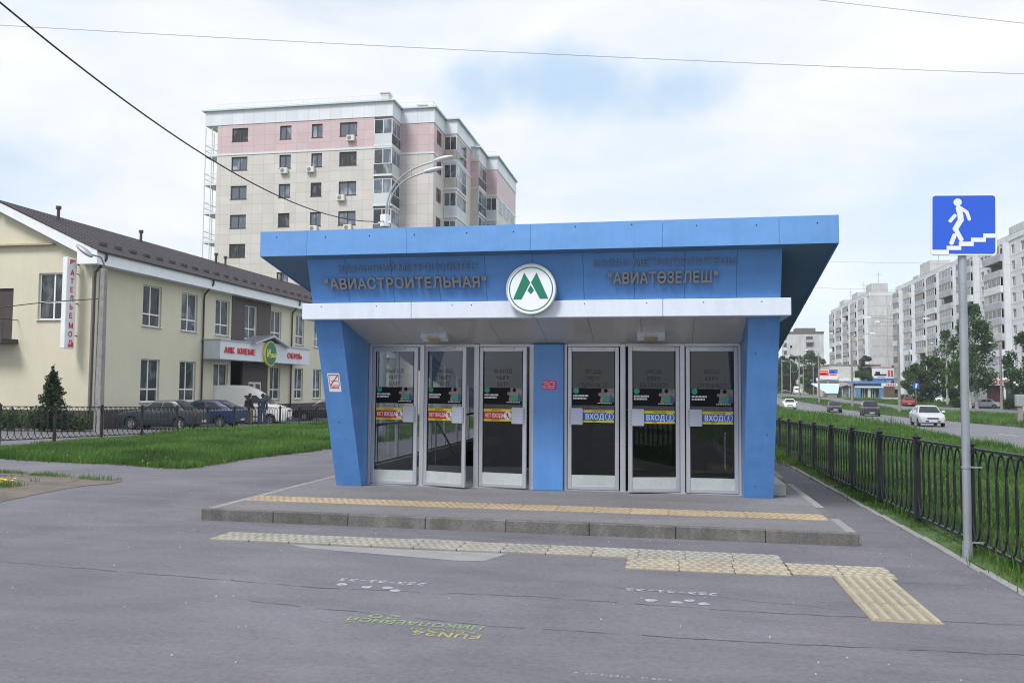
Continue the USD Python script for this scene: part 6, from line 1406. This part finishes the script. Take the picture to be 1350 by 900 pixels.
ps = [p for p in fill(SOIL.intersection(sbox(-18, 6, 0, 20)), 2.2, lambda x, y: .02, rs, .7, 4) if meshkit.noise(np.array([p[0] * 1.1, p[1] * 1.1, 3.]), 8) > .52 or SOIL.exterior.distance(Point(p[0], p[1])) < .22]
ps += [(x + rs.uniform(-.12, .12), y + rs.uniform(-.12, .12), float(gz(y)) + .02, rs.uniform(0, 6), rs.uniform(.35, .8), rs.randint(4)) for t in rs.uniform(0, 1, 26) for x, y in [(-10.3 + t * -3.6, 14.35 + t * 1.0)]]
scatter('sparse_grass', 'sparse grass growing on the bare soil patch', 'grass', ps, protos)
# dandelions
def dandelions(pts, zf, r):
    mb = MB()
    for (x, y) in pts:
        z = zf(x, y) + rs.uniform(.12, .22); mb.tube([(x, y, z - .2), (x, y, z)], .004, 4); k = r * rs.uniform(.8, 1.2)
        mb.tm(hull([(x + k * math.cos(a), y + k * math.sin(a), z) for a in np.arange(7) * .9] + [(x, y, z + k * .6), (x, y, z - k * .4)]))
    return mb
pts = [(rs.uniform(-17, -10.9), 17.3 + rs.uniform(.05, 1.2) ** 2 * 1.6 + max(0, (-13 - rs.uniform(10.9, 17)) * 0)) for _ in range(18)] + [(-11.9 + .5 * rs.normal(), 17.62 + .10 * rs.normal()) for _ in range(9)] + [(rs.uniform(-19, -11), rs.uniform(19, 34)) for _ in range(20)]
pts = [p for p in pts if contains_xy(LAWN_L, p[0], p[1])]
def st(name, mb, m, label, cat): single(name, mb, m, label, cat, kind='stuff')
st('dandelions', dandelions(pts, lambda x, y: float(gz(y)) + lawn_left_h(x, y) - .07, .019), 'dandelion_yellow', 'yellow dandelions scattered over the left lawn', 'flowers')
pts2 = [(rs.uniform(3.3, 11), rs.uniform(7, 26)) for _ in range(14)]
st('dandelions', dandelions(pts2, lambda x, y: float(gz(y)) + .1, .022), 'dandelion_yellow', 'few yellow dandelions in the grass by the right fence', 'flowers')
DC = Thing('dandelion_clump', 'clump of yellow dandelions on the bare soil at the left', 'flowers', loc=(-11.6, 12.85, -.05))
DC.part('flowers', dandelions([(-11.6 + .14 * rs.normal(), 12.85 + .1 * rs.normal()) for _ in range(9)], lambda x, y: -.06, .03), 'dandelion_yellow', kind='stuff')
lf = MB()
for i in range(24): a = rs.uniform(0, 6.28); lf.add(*[w.arrays() for w in [tuft(300 + i, 3, .16, .05)]][0]) if False else lf.add(*(lambda t: (t[0] + [-11.6 + .16 * rs.normal(), 12.85 + .12 * rs.normal(), -.04], t[1]))(tuft(300 + i, 8, .15, .06).arrays()))
DC.part('leaves', lf, 'grass_blade', kind='stuff')
gv = MB()
for _ in range(170):
    x, y = rs.uniform(-9, 2.9), rs.uniform(4.6, 16); r_ = rs.uniform(.003, .0075)
    if PX0 - .1 < x < PX1 + .1 and y > PY0 - .1: continue
    gv.tm(trimesh.creation.icosphere(0, r_).apply_translation((x, y, float(gz(y)) + r_ * .5)))
st('gravel_specks', gv, 'pebble_pale', 'tiny pale specks of grit lying on the asphalt', 'grit')

# ------------------------------------------------------------------ the air
usdkit.material(stage, '/World/Looks/haze', {'v': ('principled_volume', {'color': (0.86, 0.92, 1.0), 'density': 0.0003, 'anisotropy': 0.2})}, volume='v.volume'); LOOKS['haze'] = UsdShade.Material.Get(stage, '/World/Looks/haze')
hz = usdkit.mesh(stage, '/World/haze', trimesh.Trimesh(*MB().box(-500, 500, -60, 630, -7.0, 37.5).arrays(), process=False), LOOKS['haze']); tag(hz.GetPrim(), 'faint pale haze filling the air', 'haze', kind='stuff')

# ------------------------------------------------------------------ which things are repeats of one kind
GROUPS = {'parked_car': 'parked cars', 'moving_car': 'cars driving on the road', 'white_van': 'white vans', 'road_lamp_post': 'lamp posts along the road', 'overhead_wire': 'thin overhead wires', 'overhead_cable': 'thick overhead cables',
          'panel_apartment_block': 'panel apartment blocks at the right', 'distant_tree': 'far row of trees', 'bushy_tree': 'bushy trees before the apartment blocks', 'birch_tree': 'birches before the apartment blocks', 'bush': 'low bushes', 'billboard': 'billboards across the road',
          'iron_fence': 'black iron fences', 'person': 'pair of people by the white van', 'pavement_stencil': 'stencils painted on the asphalt', 'low_building': 'low buildings across the road', 'metro_pavilion': 'metro entrance pavilions'}
for p in stage.GetPrimAtPath('/World').GetChildren():
    k = p.GetName(); k = k[:-4] if k[-4:-3] == '_' and k[-3:].isdigit() else k
    if k in GROUPS and not p.GetCustomDataByKey('group'): p.SetCustomDataByKey('group', GROUPS[k])
